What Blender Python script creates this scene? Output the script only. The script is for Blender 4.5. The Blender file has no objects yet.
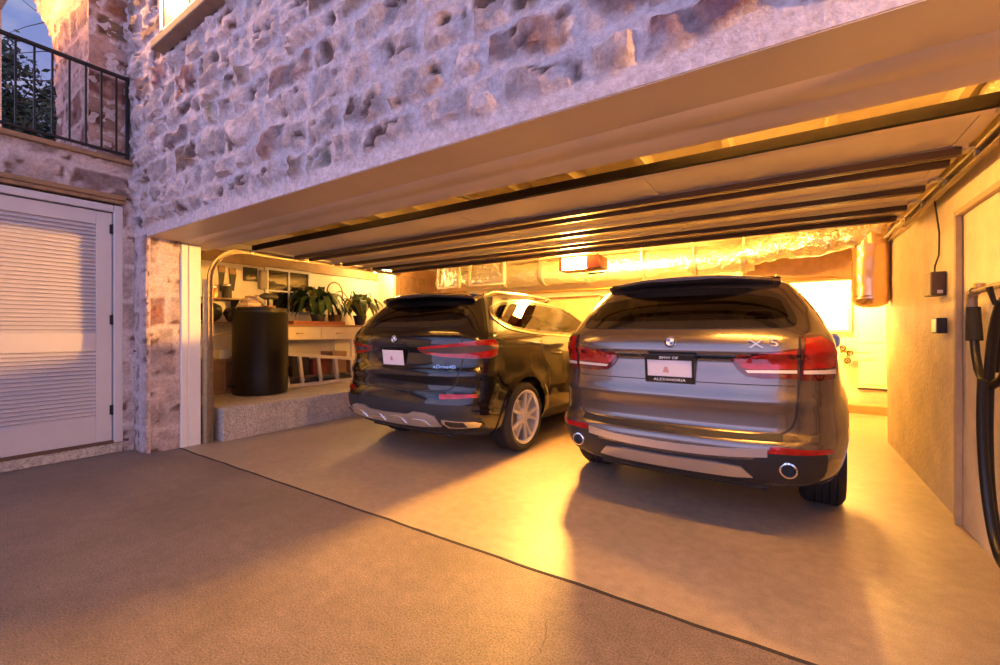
import bpy, bmesh, math, random
from mathutils import Vector, Matrix, noise
from math import sin, cos, pi, radians, sqrt, hypot, atan2
random.seed(7)
SC = bpy.context.scene
COL = SC.collection

# ------------------------------------------------------------------ materials
def newmat(name):
    m = bpy.data.materials.new(name); m.use_nodes = True
    nt = m.node_tree; nt.nodes.clear()
    out = nt.nodes.new('ShaderNodeOutputMaterial')
    return m, nt, out
def N(nt, typ, **kw):
    n = nt.nodes.new(typ)
    for k, v in kw.items():
        if k in n.inputs: n.inputs[k].default_value = v
        else: setattr(n, k, v)
    return n
def c4(c): return (c[0], c[1], c[2], 1)
def pbr(name, col, rough=.5, metal=0, coat=0, var=0, vscale=8, bump=0, bscale=40, col2=None, detail=4, emit=None, estr=0, spec=.5, aniso=None, flake=False):
    m, nt, out = newmat(name)
    b = N(nt, 'ShaderNodeBsdfPrincipled')
    b.inputs['Base Color'].default_value = c4(col)
    b.inputs['Roughness'].default_value = rough
    b.inputs['Metallic'].default_value = metal
    b.inputs['Coat Weight'].default_value = coat
    b.inputs['Coat Roughness'].default_value = .03
    b.inputs['Specular IOR Level'].default_value = spec
    if emit:
        b.inputs['Emission Color'].default_value = c4(emit); b.inputs['Emission Strength'].default_value = estr
    tc = N(nt, 'ShaderNodeTexCoord')
    if var or col2:
        nz = N(nt, 'ShaderNodeTexNoise'); nz.inputs['Scale'].default_value = vscale; nz.inputs['Detail'].default_value = detail
        nz.inputs['Roughness'].default_value = .62
        nt.links.new(tc.outputs['Object'], nz.inputs['Vector'])
        r = N(nt, 'ShaderNodeValToRGB')
        r.color_ramp.elements[0].position = .32; r.color_ramp.elements[1].position = .68
        a = col2 or tuple(max(0, x*(1-var)) for x in col)
        bb = col if col2 else tuple(min(1, x*(1+var)) for x in col)
        r.color_ramp.elements[0].color = c4(a); r.color_ramp.elements[1].color = c4(bb)
        nt.links.new(nz.outputs['Fac'], r.inputs['Fac']); nt.links.new(r.outputs['Color'], b.inputs['Base Color'])
    if bump:
        n2 = N(nt, 'ShaderNodeTexNoise'); n2.inputs['Scale'].default_value = bscale; n2.inputs['Detail'].default_value = 5
        nt.links.new(tc.outputs['Object'], n2.inputs['Vector'])
        bp = N(nt, 'ShaderNodeBump'); bp.inputs['Strength'].default_value = bump; bp.inputs['Distance'].default_value = .02
        nt.links.new(n2.outputs['Fac'], bp.inputs['Height']); nt.links.new(bp.outputs['Normal'], b.inputs['Normal'])
    nt.links.new(b.outputs[0], out.inputs[0])
    return m
def emis(name, col, s):
    m, nt, out = newmat(name)
    e = N(nt, 'ShaderNodeEmission'); e.inputs[0].default_value = c4(col); e.inputs[1].default_value = s
    nt.links.new(e.outputs[0], out.inputs[0]); return m
def tinted_glass(name, tint, rough=.0):
    m, nt, out = newmat(name)
    t = N(nt, 'ShaderNodeBsdfTransparent'); t.inputs[0].default_value = c4(tint)
    g = N(nt, 'ShaderNodeBsdfGlossy'); g.inputs[0].default_value = (1, 1, 1, 1); g.inputs['Roughness'].default_value = rough
    f = N(nt, 'ShaderNodeFresnel'); f.inputs[0].default_value = 1.55
    mx = N(nt, 'ShaderNodeMixShader')
    nt.links.new(f.outputs[0], mx.inputs[0]); nt.links.new(t.outputs[0], mx.inputs[1]); nt.links.new(g.outputs[0], mx.inputs[2])
    nt.links.new(mx.outputs[0], out.inputs[0]); return m
def concrete(name, c1, c2, rough, grain=170, gstr=.25, streak=False, speck=.35):
    m, nt, out = newmat(name); L = nt.links.new
    b = N(nt, 'ShaderNodeBsdfPrincipled')
    tc = N(nt, 'ShaderNodeTexCoord')
    big = N(nt, 'ShaderNodeTexNoise'); big.inputs['Scale'].default_value = 1.1; big.inputs['Detail'].default_value = 7; big.inputs['Roughness'].default_value = .65
    fine = N(nt, 'ShaderNodeTexNoise'); fine.inputs['Scale'].default_value = grain; fine.inputs['Detail'].default_value = 2
    mid = N(nt, 'ShaderNodeTexNoise'); mid.inputs['Scale'].default_value = 14; mid.inputs['Detail'].default_value = 5
    for n in (big, fine, mid): L(tc.outputs['Object'], n.inputs['Vector'])
    r = N(nt, 'ShaderNodeValToRGB'); r.color_ramp.elements[0].position = .3; r.color_ramp.elements[1].position = .7
    r.color_ramp.elements[0].color = c4(c1); r.color_ramp.elements[1].color = c4(c2)
    L(big.outputs['Fac'], r.inputs['Fac'])
    r2 = N(nt, 'ShaderNodeValToRGB'); r2.color_ramp.elements[0].position = .34; r2.color_ramp.elements[1].position = .66
    a = 1-speck; r2.color_ramp.elements[0].color = (a, a, a, 1); r2.color_ramp.elements[1].color = (1+speck*.6,)*3+(1,)
    L(fine.outputs['Fac'], r2.inputs['Fac'])
    mu = N(nt, 'ShaderNodeMixRGB', blend_type='MULTIPLY'); mu.inputs[0].default_value = 1
    L(r.outputs[0], mu.inputs[1]); L(r2.outputs[0], mu.inputs[2])
    r3 = N(nt, 'ShaderNodeValToRGB'); r3.color_ramp.elements[0].position = .3; r3.color_ramp.elements[1].position = .75
    r3.color_ramp.elements[0].color = (.8, .8, .8, 1); r3.color_ramp.elements[1].color = (1.08, 1.08, 1.08, 1)
    L(mid.outputs['Fac'], r3.inputs['Fac'])
    mu2 = N(nt, 'ShaderNodeMixRGB', blend_type='MULTIPLY'); mu2.inputs[0].default_value = 1
    L(mu.outputs[0], mu2.inputs[1]); L(r3.outputs[0], mu2.inputs[2]); L(mu2.outputs[0], b.inputs['Base Color'])
    mr = N(nt, 'ShaderNodeMapRange'); mr.inputs['To Min'].default_value = rough-.1; mr.inputs['To Max'].default_value = rough+.12
    L(mid.outputs['Fac'], mr.inputs['Value']); L(mr.outputs[0], b.inputs['Roughness'])
    bp = N(nt, 'ShaderNodeBump'); bp.inputs['Strength'].default_value = gstr; bp.inputs['Distance'].default_value = .006
    L(fine.outputs['Fac'], bp.inputs['Height']); L(bp.outputs[0], b.inputs['Normal'])
    L(b.outputs[0], out.inputs[0]); return m
def stone_mat(name, bscale=32, bstr=.55):
    m, nt, out = newmat(name); L = nt.links.new
    b = N(nt, 'ShaderNodeBsdfPrincipled'); b.inputs['Roughness'].default_value = .9; b.inputs['Specular IOR Level'].default_value = .15
    at = N(nt, 'ShaderNodeAttribute'); at.attribute_name = 'Col'
    tc = N(nt, 'ShaderNodeTexCoord')
    n1 = N(nt, 'ShaderNodeTexNoise'); n1.inputs['Scale'].default_value = bscale; n1.inputs['Detail'].default_value = 8; n1.inputs['Roughness'].default_value = .68
    L(tc.outputs['Object'], n1.inputs['Vector'])
    r = N(nt, 'ShaderNodeValToRGB'); r.color_ramp.elements[0].position = .3; r.color_ramp.elements[1].position = .7
    r.color_ramp.elements[0].color = (.68, .6, .58, 1); r.color_ramp.elements[1].color = (1.16, 1.13, 1.13, 1)
    L(n1.outputs['Fac'], r.inputs['Fac'])
    mu = N(nt, 'ShaderNodeMixRGB', blend_type='MULTIPLY'); mu.inputs[0].default_value = 1
    L(at.outputs['Color'], mu.inputs[1]); L(r.outputs[0], mu.inputs[2]); L(mu.outputs[0], b.inputs['Base Color'])
    bp = N(nt, 'ShaderNodeBump'); bp.inputs['Strength'].default_value = bstr; bp.inputs['Distance'].default_value = .03
    L(n1.outputs['Fac'], bp.inputs['Height']); L(bp.outputs[0], b.inputs['Normal'])
    L(b.outputs[0], out.inputs[0]); return m
def foil_mat(name, col, scale=9, rough=.28):
    m, nt, out = newmat(name); L = nt.links.new
    b = N(nt, 'ShaderNodeBsdfPrincipled'); b.inputs['Metallic'].default_value = .85; b.inputs['Roughness'].default_value = rough
    b.inputs['Base Color'].default_value = c4(col)
    tc = N(nt, 'ShaderNodeTexCoord'); v = N(nt, 'ShaderNodeTexNoise'); v.inputs['Scale'].default_value = scale; v.inputs['Detail'].default_value = 4
    v.inputs['Distortion'].default_value = 1.2
    L(tc.outputs['Object'], v.inputs['Vector'])
    bp = N(nt, 'ShaderNodeBump'); bp.inputs['Strength'].default_value = .9; bp.inputs['Distance'].default_value = .05
    L(v.outputs['Fac'], bp.inputs['Height']); L(bp.outputs[0], b.inputs['Normal']); L(b.outputs[0], out.inputs[0]); return m

M = {}
M['stone'] = stone_mat('stone')
M['stone_smooth'] = stone_mat('dressed_stone', 14, .3)
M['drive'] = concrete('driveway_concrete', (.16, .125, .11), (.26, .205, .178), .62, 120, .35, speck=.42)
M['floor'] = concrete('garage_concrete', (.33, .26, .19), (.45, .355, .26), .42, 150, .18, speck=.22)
M['platform'] = concrete('platform_concrete', (.40, .36, .33), (.54, .49, .45), .75, 60, .4)
M['joint'] = pbr('joint', (.03, .025, .025), .9)
M['crack'] = pbr('crack', (.12, .1, .09), .95)
M['stucco'] = pbr('stucco_wall', (.72, .62, .46), .55, var=.13, vscale=3.5, bump=.35, bscale=28)
M['wall'] = pbr('interior_wall', (.80, .74, .62), .7, var=.08, vscale=3, bump=.15, bscale=30)
M['ceiling'] = pbr('ceiling_board', (.80, .72, .6), .75, var=.12, vscale=4)
M['soffit'] = pbr('soffit_paint', (.58, .48, .38), .42, var=.05, vscale=2)
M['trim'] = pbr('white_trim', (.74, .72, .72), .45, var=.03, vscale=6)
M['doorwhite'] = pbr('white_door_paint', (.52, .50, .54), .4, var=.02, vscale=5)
M['iron'] = pbr('black_iron', (.015, .015, .018), .45, metal=.4)
M['wood'] = pbr('brown_wood', (.26, .15, .08), .5, var=.25, vscale=9)
M['woodlight'] = pbr('cream_paint', (.72, .63, .46), .5, var=.05)
M['track'] = pbr('track_steel', (.26, .2, .15), .45, metal=.6, var=.2, vscale=20)
M['steel'] = pbr('galvanised_steel', (.52, .5, .47), .38, metal=.85, var=.1, vscale=20)
M['doorpanel'] = pbr('garage_door_panel', (.70, .6, .47), .42, var=.05, vscale=3)
M['strut'] = pbr('dark_strut', (.075, .045, .028), .5, spec=.15)
M['foil'] = foil_mat('duct_foil', (.86, .8, .68))
M['copperfoil'] = pbr('amber_duct', (.80, .55, .32), .25, metal=.85, bump=.25, bscale=6)
M['blackplastic'] = pbr('black_plastic', (.006, .006, .006), .34, var=.1, vscale=10, spec=.28)
M['rubber'] = pbr('rubber', (.014, .013, .013), .72, bump=.1, bscale=60)
M['hose'] = pbr('black_hose', (.01, .01, .011), .4)
M['brass'] = pbr('brass', (.55, .36, .13), .35, metal=.9)
M['aluminium'] = pbr('aluminium', (.82, .79, .74), .35, metal=.45)
M['redbox'] = pbr('red_brown_plastic', (.22, .05, .025), .35)
M['lens'] = emis('opener_light', (1, .45, .07), 5600)
M['tube'] = emis('fluorescent_light', (1, .55, .15), 420)
M['glarepane'] = emis('panel_glare', (1, .62, .2), 14)  # panel glow, painted in place of lamp glare
M['porch'] = emis('added_porch_glow', (1, .43, .06), 6000)  # for the added lantern over the terrace
M['darkglass'] = pbr('dark_window_glass', (.012, .014, .018), .06, coat=1)
M['leaf'] = pbr('plant_leaf', (.05, .10, .03), .4, var=.5, vscale=12)
M['leafedge'] = pbr('plant_leaf_yellow', (.32, .30, .06), .45, var=.3, vscale=12)
M['treeleaf'] = pbr('tree_leaf', (.035, .06, .045), .6, var=.5, vscale=3)
M['bark'] = pbr('bark', (.08, .06, .05), .9, bump=.5)
M['wicker'] = pbr('wicker', (.22, .12, .05), .7, bump=.6, bscale=70)
M['terracotta'] = pbr('terracotta', (.33, .13, .06), .6)
M['cardboard'] = pbr('cardboard', (.38, .24, .12), .8, var=.15)
M['dark'] = pbr('dark_grey', (.03, .028, .028), .6)
M['greypanel'] = pbr('grey_panel', (.3, .27, .22), .5, var=.1)
M['white'] = pbr('white_enamel', (.8, .78, .72), .35)
M['redtool'] = pbr('red_paint', (.22, .04, .025), .5)
M['cloth'] = pbr('folded_cloth', (.55, .38, .28), .9, var=.2, vscale=30)
# car materials
M['paint_black'] = pbr('black_car_paint', (.004, .004, .005), .18, metal=.0, coat=1, spec=.25)
M['paint_grey'] = pbr('grey_car_paint', (.20, .17, .15), .27, metal=.85, coat=1)
M['chrome'] = pbr('chrome', (.85, .84, .82), .12, metal=1)
M['satin'] = pbr('satin_silver', (.62, .6, .6), .32, metal=.85)
M['gloss_black'] = pbr('gloss_black', (.008, .008, .008), .12, coat=1)
M['matte_black'] = pbr('matte_black', (.02, .02, .021), .6)
M['red_lens'] = pbr('red_lens', (.36, .006, .004), .14, coat=.6, var=.25, vscale=14)
M['dark_red'] = pbr('dark_red_lens', (.09, .004, .004), .1, coat=1)
M['clear_lens'] = pbr('clear_lens', (.72, .62, .55), .12, coat=1)
M['smoke_lens'] = pbr('smoked_lens', (.09, .07, .065), .15, coat=1)
M['glass_dark'] = tinted_glass('car_glass', (.28, .26, .24))
M['plate'] = pbr('plate_face', (.78, .72, .72), .4)
M['plate_ink'] = pbr('plate_ink', (.6, .32, .28), .5)
M['letter_white'] = pbr('letter_white', (.85, .85, .85), .4)
M['badge_blue'] = pbr('badge_blue', (.03, .13, .42), .25, coat=1)
M['seat'] = pbr('cabin_leather', (.05, .04, .035), .55)
M['cabin'] = pbr('cabin_trim', (.03, .027, .025), .7)

# ------------------------------------------------------------------ mesh helpers
class MB:
    def __init__(s): s.v = []; s.f = []
    def add(s, vs, fs):
        o = len(s.v); s.v += [tuple(v) for v in vs]; s.f += [tuple(i+o for i in f) for f in fs]; return s
    def box(s, x0, x1, y0, y1, z0, z1, rot=None, piv=None):
        vs = [Vector(p) for p in ((x0,y0,z0),(x1,y0,z0),(x1,y1,z0),(x0,y1,z0),(x0,y0,z1),(x1,y0,z1),(x1,y1,z1),(x0,y1,z1))]
        if rot is not None:
            pv = Vector(piv) if piv else Vector(((x0+x1)/2, (y0+y1)/2, (z0+z1)/2))
            vs = [rot @ (v-pv) + pv for v in vs]
        return s.add(vs, [(0,3,2,1),(4,5,6,7),(0,1,5,4),(1,2,6,5),(2,3,7,6),(3,0,4,7)])
    def tube(s, path, r, seg=10, closed=False, cap=True, rfun=None):
        path = [Vector(p) for p in path]; n = len(path); rings = []
        up = None
        for i, p in enumerate(path):
            a = path[(i-1) % n] if (closed or i > 0) else p
            b = path[(i+1) % n] if (closed or i < n-1) else p
            t = (b-a).normalized()
            if up is None:
                up = Vector((0,0,1)) if abs(t.z) < .9 else Vector((1,0,0))
            u = up - t*up.dot(t)
            if u.length < 1e-5: u = t.orthogonal()
            u.normalize(); w = t.cross(u); up = u
            rr = rfun(i/(n-1 or 1)) if rfun else r
            rings.append([p + (u*cos(2*pi*k/seg)+w*sin(2*pi*k/seg))*rr for k in range(seg)])
        vs = [v for rg in rings for v in rg]; fs = []
        m = n if closed else n-1
        for i in range(m):
            j = (i+1) % n
            for k in range(seg):
                l = (k+1) % seg
                fs.append((i*seg+k, j*seg+k, j*seg+l, i*seg+l))
        if cap and not closed:
            fs.append(tuple(range(seg))); fs.append(tuple((n-1)*seg+k for k in reversed(range(seg))))
        return s.add(vs, fs)
    def lathe(s, prof, seg=24, M4=None, closed_prof=False, a0=0, a1=2*pi):
        # prof: (r, h) around local Z; M4 transforms
        M4 = M4 or Matrix.Identity(4); full = abs(a1-a0-2*pi) < 1e-6
        cols = seg if full else seg+1; vs = []
        for k in range(cols):
            a = a0+(a1-a0)*k/seg
            for r, h in prof: vs.append(M4 @ Vector((r*cos(a), r*sin(a), h)))
        n = len(prof); fs = []; m = n if closed_prof else n-1
        for k in range(seg):
            l = (k+1) % cols
            for i in range(m):
                j = (i+1) % n
                fs.append((k*n+i, l*n+i, l*n+j, k*n+j))
        return s.add(vs, fs)
    def prism(s, poly, a, b, axis='y'):
        # poly 2D; extruded along axis between a and b
        def mk(p, t):
            if axis == 'y': return (p[0], t, p[1])
            if axis == 'x': return (t, p[0], p[1])
            return (p[0], p[1], t)
        n = len(poly); vs = [mk(p, a) for p in poly]+[mk(p, b) for p in poly]
        fs = [tuple(range(n)), tuple(n+i for i in reversed(range(n)))]
        fs += [(i, n+i, n+(i+1) % n, (i+1) % n) for i in range(n)]
        return s.add(vs, fs)
    def build(s, name, mat, parent=None, smooth=None, bevel=0, loc=None, col=None):
        me = bpy.data.meshes.new(name); me.from_pydata(s.v, [], s.f); me.update()
        bm = bmesh.new(); bm.from_mesh(me); bmesh.ops.recalc_face_normals(bm, faces=bm.faces); bm.to_mesh(me); bm.free()
        if col:
            ca = me.color_attributes.new('Col', 'FLOAT_COLOR', 'POINT')
            for i, c in enumerate(col[:len(ca.data)]): ca.data[i].color = (c[0], c[1], c[2], 1)
        o = bpy.data.objects.new(name, me); COL.objects.link(o)
        me.materials.append(M[mat] if isinstance(mat, str) else mat)
        if smooth:
            me.polygons.foreach_set('use_smooth', [True]*len(me.polygons))
            try: me.set_sharp_from_angle(angle=radians(smooth))
            except Exception: pass
        if parent: o.parent = parent
        if loc: o.location = loc
        if bevel:
            bv = o.modifiers.new('b', 'BEVEL'); bv.width = bevel; bv.segments = 2; bv.limit_method = 'ANGLE'
        return o
def tag(o, label, cat, group=None):
    o['label'] = label; o['category'] = cat
    if group: o['group'] = group
    return o
def thing(name, label, cat, loc=(0,0,0), rz=0, group=None):
    o = bpy.data.objects.new(name, None); COL.objects.link(o); o.location = loc; o.rotation_euler = (0,0,rz)
    o.empty_display_size = .1
    return tag(o, label, cat, group)
def struct(o): o['kind'] = 'structure'; return o
def dup(root, loc, rz=None, label=None):
    r = root.copy(); COL.objects.link(r); r.location = loc
    if rz is not None: r.rotation_euler = (0,0,rz)
    if label: r['label'] = label
    for ch in list(root.children):
        c = ch.copy(); COL.objects.link(c); c.parent = r
        for g in list(ch.children):
            d = g.copy(); COL.objects.link(d); d.parent = c
    return r
def text_mesh(s, size, depth, Mx, mat, name, parent, align='CENTER', sx=1):
    cu = bpy.data.curves.new(name, 'FONT'); cu.body = s; cu.size = size; cu.extrude = depth; cu.align_x = align; cu.align_y = 'CENTER'
    t = bpy.data.objects.new(name, cu); COL.objects.link(t)
    bpy.context.view_layer.update()
    dg = bpy.context.evaluated_depsgraph_get()
    me = bpy.data.meshes.new_from_object(t.evaluated_get(dg))
    bpy.data.objects.remove(t); me.name = name
    me.transform(Matrix.Diagonal((sx,1,1,1))); me.transform(Mx); me.materials.clear(); me.materials.append(M[mat])
    o = bpy.data.objects.new(name, me); COL.objects.link(o)
    if parent: o.parent = parent
    return o

# ------------------------------------------------------------------ car body surface
def pchip(xs, ys):
    n = len(xs); h = [xs[i+1]-xs[i] for i in range(n-1)]; d = [(ys[i+1]-ys[i])/h[i] for i in range(n-1)]
    m = [0]*n; m[0] = d[0]; m[-1] = d[-1]
    for i in range(1, n-1):
        if d[i-1]*d[i] <= 0: m[i] = 0
        else:
            w1 = 2*h[i]+h[i-1]; w2 = h[i]+2*h[i-1]; m[i] = (w1+w2)/(w1/d[i-1]+w2/d[i])
    def f(x):
        if x <= xs[0]: return ys[0]
        if x >= xs[-1]: return ys[-1]
        lo = 0
        while xs[lo+1] < x: lo += 1
        t = (x-xs[lo])/h[lo]; t2 = t*t; t3 = t2*t
        return (2*t3-3*t2+1)*ys[lo]+(t3-2*t2+t)*h[lo]*m[lo]+(-2*t3+3*t2)*ys[lo+1]+(t3-t2)*h[lo]*m[lo+1]
    return f
def sstep(a, b, x):
    t = max(0, min(1, (x-a)/(b-a))); return t*t*(3-2*t)
class Body:
    n = 3.1
    def __init__(s, rear, front, Dr, Df, z0, ze, crown, wheels, R, flare=.018, sig=.09):
        s.sig = sig
        # rear rows: z, W, YR ; front rows: z, YF
        s.z0, s.ze, s.crown, s.wheels, s.R, s.flare = z0, ze, crown, wheels, R, flare
        zs = [r[0] for r in rear]
        fW = pchip(zs, [r[1] for r in rear]); fR = pchip(zs, [r[2] for r in rear])
        fF = pchip([r[0] for r in front], [r[1] for r in front])
        fD = pchip([r[0] for r in Dr], [r[1] for r in Dr]); fE = pchip([r[0] for r in Df], [r[1] for r in Df])
        s.NT = 800
        s.tab = []
        for i in range(s.NT+1):
            z = z0+(ze-z0)*i/s.NT; s.tab.append((fW(z), fR(z), fF(z), fD(z), fE(z)))
        # arc-length table for quarter at reference
        W, D = .95, .7; K = 400; pts = []
        for i in range(K+1):
            ph = pi/2*i/K
            pts.append((W*max(0, sin(ph))**(2/s.n), D*(1-max(0, cos(ph))**(2/s.n)), ph))
        acc = [0]
        for i in range(K): acc.append(acc[-1]+hypot(pts[i+1][0]-pts[i][0], pts[i+1][1]-pts[i][1]))
        s.Lr = acc[-1]; s.phi = []
        j = 0
        for i in range(K+1):
            t = s.Lr*i/K
            while j < K-1 and acc[j+1] < t: j += 1
            fr = (t-acc[j])/max(1e-9, acc[j+1]-acc[j]); s.phi.append(pts[j][2]+(pts[j+1][2]-pts[j][2])*min(1, fr))
        s.K = K
        s.Ls = 3.4; s.S = 2*s.Lr+s.Ls
    def row(s, z):
        t = (min(z, s.ze)-s.z0)/(s.ze-s.z0)*s.NT; t = max(0, min(s.NT-1e-6, t)); i = int(t); f = t-i
        a, b = s.tab[i], s.tab[i+1]
        return [a[k]+(b[k]-a[k])*f for k in range(5)]
    def getphi(s, q):
        t = max(0, min(1, q))*s.K; i = min(s.K-1, int(t)); f = t-i
        return s.phi[i]+(s.phi[i+1]-s.phi[i])*f
    def xy(s, a, z):
        W, YR, YF, D, E = s.row(z); e = 2/s.n
        if a <= s.Lr:
            ph = s.getphi(a/s.Lr); return W*max(0, sin(ph))**e, YR+D*(1-max(0, cos(ph))**e)
        if a <= s.Lr+s.Ls:
            f = (a-s.Lr)/s.Ls; return W, YR+D+f*((YF-E)-(YR+D))
        ph = s.getphi((s.S-a)/s.Lr); return W*max(0, sin(ph))**e, YF-E*(1-max(0, cos(ph))**e)
    def pt(s, sv, z):
        sg = 1 if sv >= 0 else -1; a = abs(sv)
        x, y = s.xy(a, z); W, YR, YF, D, E = s.row(z)
        for yw, zw in s.wheels:
            d = hypot(y-yw, z-zw)
            if d < 1.0: x += s.flare*math.exp(-((max(0, d-s.R))/s.sig)**2)*min(1, x/W)**6
        t = max(0, z-s.ze); zz = min(z, s.ze)
        k = sstep(1.42, s.ze, zz)
        if t > 0:
            yc = max(YR+.42, min(YF-.45, y)); y = y+(yc-y)*t; x = x*(1-t); zz = s.ze+s.crown*(1-(1-t)**2)
        ym = YR+.42*(YF-YR)
        zz -= k*.026*((y-ym)/1.05)**2
        return Vector((sg*x, y, zz))
    def nrm(s, sv, z):
        e = .004
        a = s.pt(sv+e, z)-s.pt(sv-e, z); b = s.pt(sv, z+e)-s.pt(sv, z-e)
        n = a.cross(b)
        if n.length < 1e-12: return Vector((0,0,1))
        n.normalize(); p = s.pt(sv, z); c = Vector((0, 2.4, .9))
        if n.dot(p-c) < 0: n = -n
        return n
    def sx(s, x, z):     # rear x -> s
        sg = 1 if x >= 0 else -1; x = abs(x); W = s.row(z)[0]
        lo, hi = 0, s.Lr
        if x >= W*.9999: return sg*s.Lr
        for _ in range(30):
            m = (lo+hi)/2
            if s.xy(m, z)[0] < x: lo = m
            else: hi = m
        return sg*lo
    def sy(s, y, z):
        lo, hi = 0, s.S
        for _ in range(34):
            m = (lo+hi)/2
            if s.xy(m, z)[1] < y: lo = m
            else: hi = m
        return lo
    def sz(s, p, side=1):
        k, a, z = p
        if k == 'x': return (s.sx(a, z)*side, z)
        if k == 'y': return (s.sy(a, z)*side, z)
        if k == 'f': return ((s.S-abs(s.sx(a, z)))*(1 if a >= 0 else -1)*side, z)
        return (a*side, z)
def densify(poly, closed=True, step=.04):
    out = []; n = len(poly)
    for i in range(n if closed else n-1):
        a = poly[i]; b = poly[(i+1) % n]
        if a[0] == b[0]:
            L = hypot(a[1]-b[1], a[2]-b[2]); m = max(1, int(L/step))
            for j in range(m): out.append((a[0], a[1]+(b[1]-a[1])*j/m, a[2]+(b[2]-a[2])*j/m))
        else: out.append(a)
    if not closed: out.append(poly[-1])
    return out
def chaikin2(p, it=1, closed=True, w=.25):
    for _ in range(it):
        q = []; n = len(p)
        if not closed: q.append(p[0])
        for i in range(n if closed else n-1):
            a = p[i]; b = p[(i+1) % n]
            if isinstance(a[0], str):
                if a[0] != b[0]: q += [a, b] if False else [a]; continue
                q.append((a[0], a[1]+(b[1]-a[1])*w, a[2]+(b[2]-a[2])*w)); q.append((a[0], b[1]+(a[1]-b[1])*w, b[2]+(a[2]-b[2])*w))
            else:
                q.append((a[0]+(b[0]-a[0])*w, a[1]+(b[1]-a[1])*w)); q.append((b[0]+(a[0]-b[0])*w, b[1]+(a[1]-b[1])*w))
        if not closed: q.append(p[-1])
        p = q
    return p
def patch_pts(body, poly, side=1, rnd=0, w=.2):
    p = chaikin2(poly, rnd, True, w) if rnd else poly
    return [body.sz(q, side) for q in densify(p)]
def patch(body, poly, name, mat, parent, side=1, off=.004, sink=.006, rnd=0, w=.2, ds=.035, raw=None, smooth=40):
    pts = raw if raw is not None else patch_pts(body, poly, side, rnd, w)
    bm = bmesh.new(); vs = []
    for i, p in enumerate(pts):
        if vs and hypot(p[0]-vs[-1].co.x, p[1]-vs[-1].co.y) < 1e-5: continue
        vs.append(bm.verts.new((p[0], p[1], 0)))
    f = bm.faces.new(vs)
    bmesh.ops.triangulate(bm, faces=[f])
    for ax, n in ((0, Vector((1,0,0))), (1, Vector((0,1,0)))):
        lo = min(v.co[ax] for v in bm.verts); hi = max(v.co[ax] for v in bm.verts)
        k = math.ceil(lo/ds)
        while k*ds < hi:
            c = Vector((0,0,0)); c[ax] = k*ds+1e-5
            bmesh.ops.bisect_plane(bm, geom=bm.verts[:]+bm.edges[:]+bm.faces[:], plane_co=c, plane_no=n, dist=1e-6)
            k += 1
    bm.verts.ensure_lookup_table(); bm.verts.index_update()
    V = []; F = []; bot = {}
    for v in bm.verts:
        P = body.pt(v.co.x, v.co.y); nn = body.nrm(v.co.x, v.co.y); V.append(P+nn*off); v.tag = False
    base = len(V)
    for v in bm.verts:
        if any(e.is_boundary for e in v.link_edges):
            P = body.pt(v.co.x, v.co.y); nn = body.nrm(v.co.x, v.co.y); bot[v.index] = len(V); V.append(P-nn*sink)
    for fc in bm.faces: F.append(tuple(v.index for v in fc.verts))
    for e in bm.edges:
        if e.is_boundary:
            a, b = e.verts[0].index, e.verts[1].index; F.append((a, b, bot[b], bot[a]))
    bm.free(); mb = MB(); mb.v = [tuple(v) for v in V]; mb.f = F
    return mb.build(name, mat, parent, smooth)
def inset_pts(pts, d):
    n = len(pts); A = sum(pts[i][0]*pts[(i+1) % n][1]-pts[(i+1) % n][0]*pts[i][1] for i in range(n)); sg = 1 if A > 0 else -1
    out = []
    for i in range(n):
        a = pts[i-1]; b = pts[(i+1) % n]; tx, ty = b[0]-a[0], b[1]-a[1]; L = hypot(tx, ty) or 1
        out.append((pts[i][0]-ty/L*d*sg, pts[i][1]+tx/L*d*sg))
    return out
def resample(pts, step, closed=True):
    n = len(pts); q = pts+[pts[0]] if closed else pts; L = [0]
    for i in range(len(q)-1): L.append(L[-1]+hypot(q[i+1][0]-q[i][0], q[i+1][1]-q[i][1]))
    m = max(3, int(L[-1]/step)); out = []; j = 0
    for i in range(m if closed else m+1):
        t = L[-1]*i/m
        while j < len(L)-2 and L[j+1] < t: j += 1
        f = (t-L[j])/max(1e-9, L[j+1]-L[j]); out.append((q[j][0]+(q[j+1][0]-q[j][0])*f, q[j][1]+(q[j+1][1]-q[j][1])*f))
    return out
def band(body, A, B, name, mat, parent, off=.006, sink=.004, closed=True, smooth=40, off2=None):
    """quad band between two equal-length (s,z) lines, raised off the surface"""
    mb = MB(); n = len(A); V = []
    for P in (A, B):
        for p in P: V.append(body.pt(*p)+body.nrm(*p)*off)
    for P in (A, B):
        for p in P: V.append(body.pt(*p)-body.nrm(*p)*sink)
    F = []
    for i in range(n if closed else n-1):
        j = (i+1) % n
        F += [(i, j, n+j, n+i), (i, 2*n+i, 2*n+j, j), (n+i, n+j, 3*n+j, 3*n+i)]
    if not closed: F += [(0, n, 3*n, 2*n), (n-1, 2*n-1+0, 4*n-1, 3*n-1)]
    mb.v = [tuple(v) for v in V]; mb.f = F
    return mb.build(name, mat, parent, smooth)
def ring(body, pts, d0, d1, name, mat, parent, off=.006, step=.03):
    p = resample(pts, step); return band(body, inset_pts(p, d0), inset_pts(p, d1), name, mat, parent, off)
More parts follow.
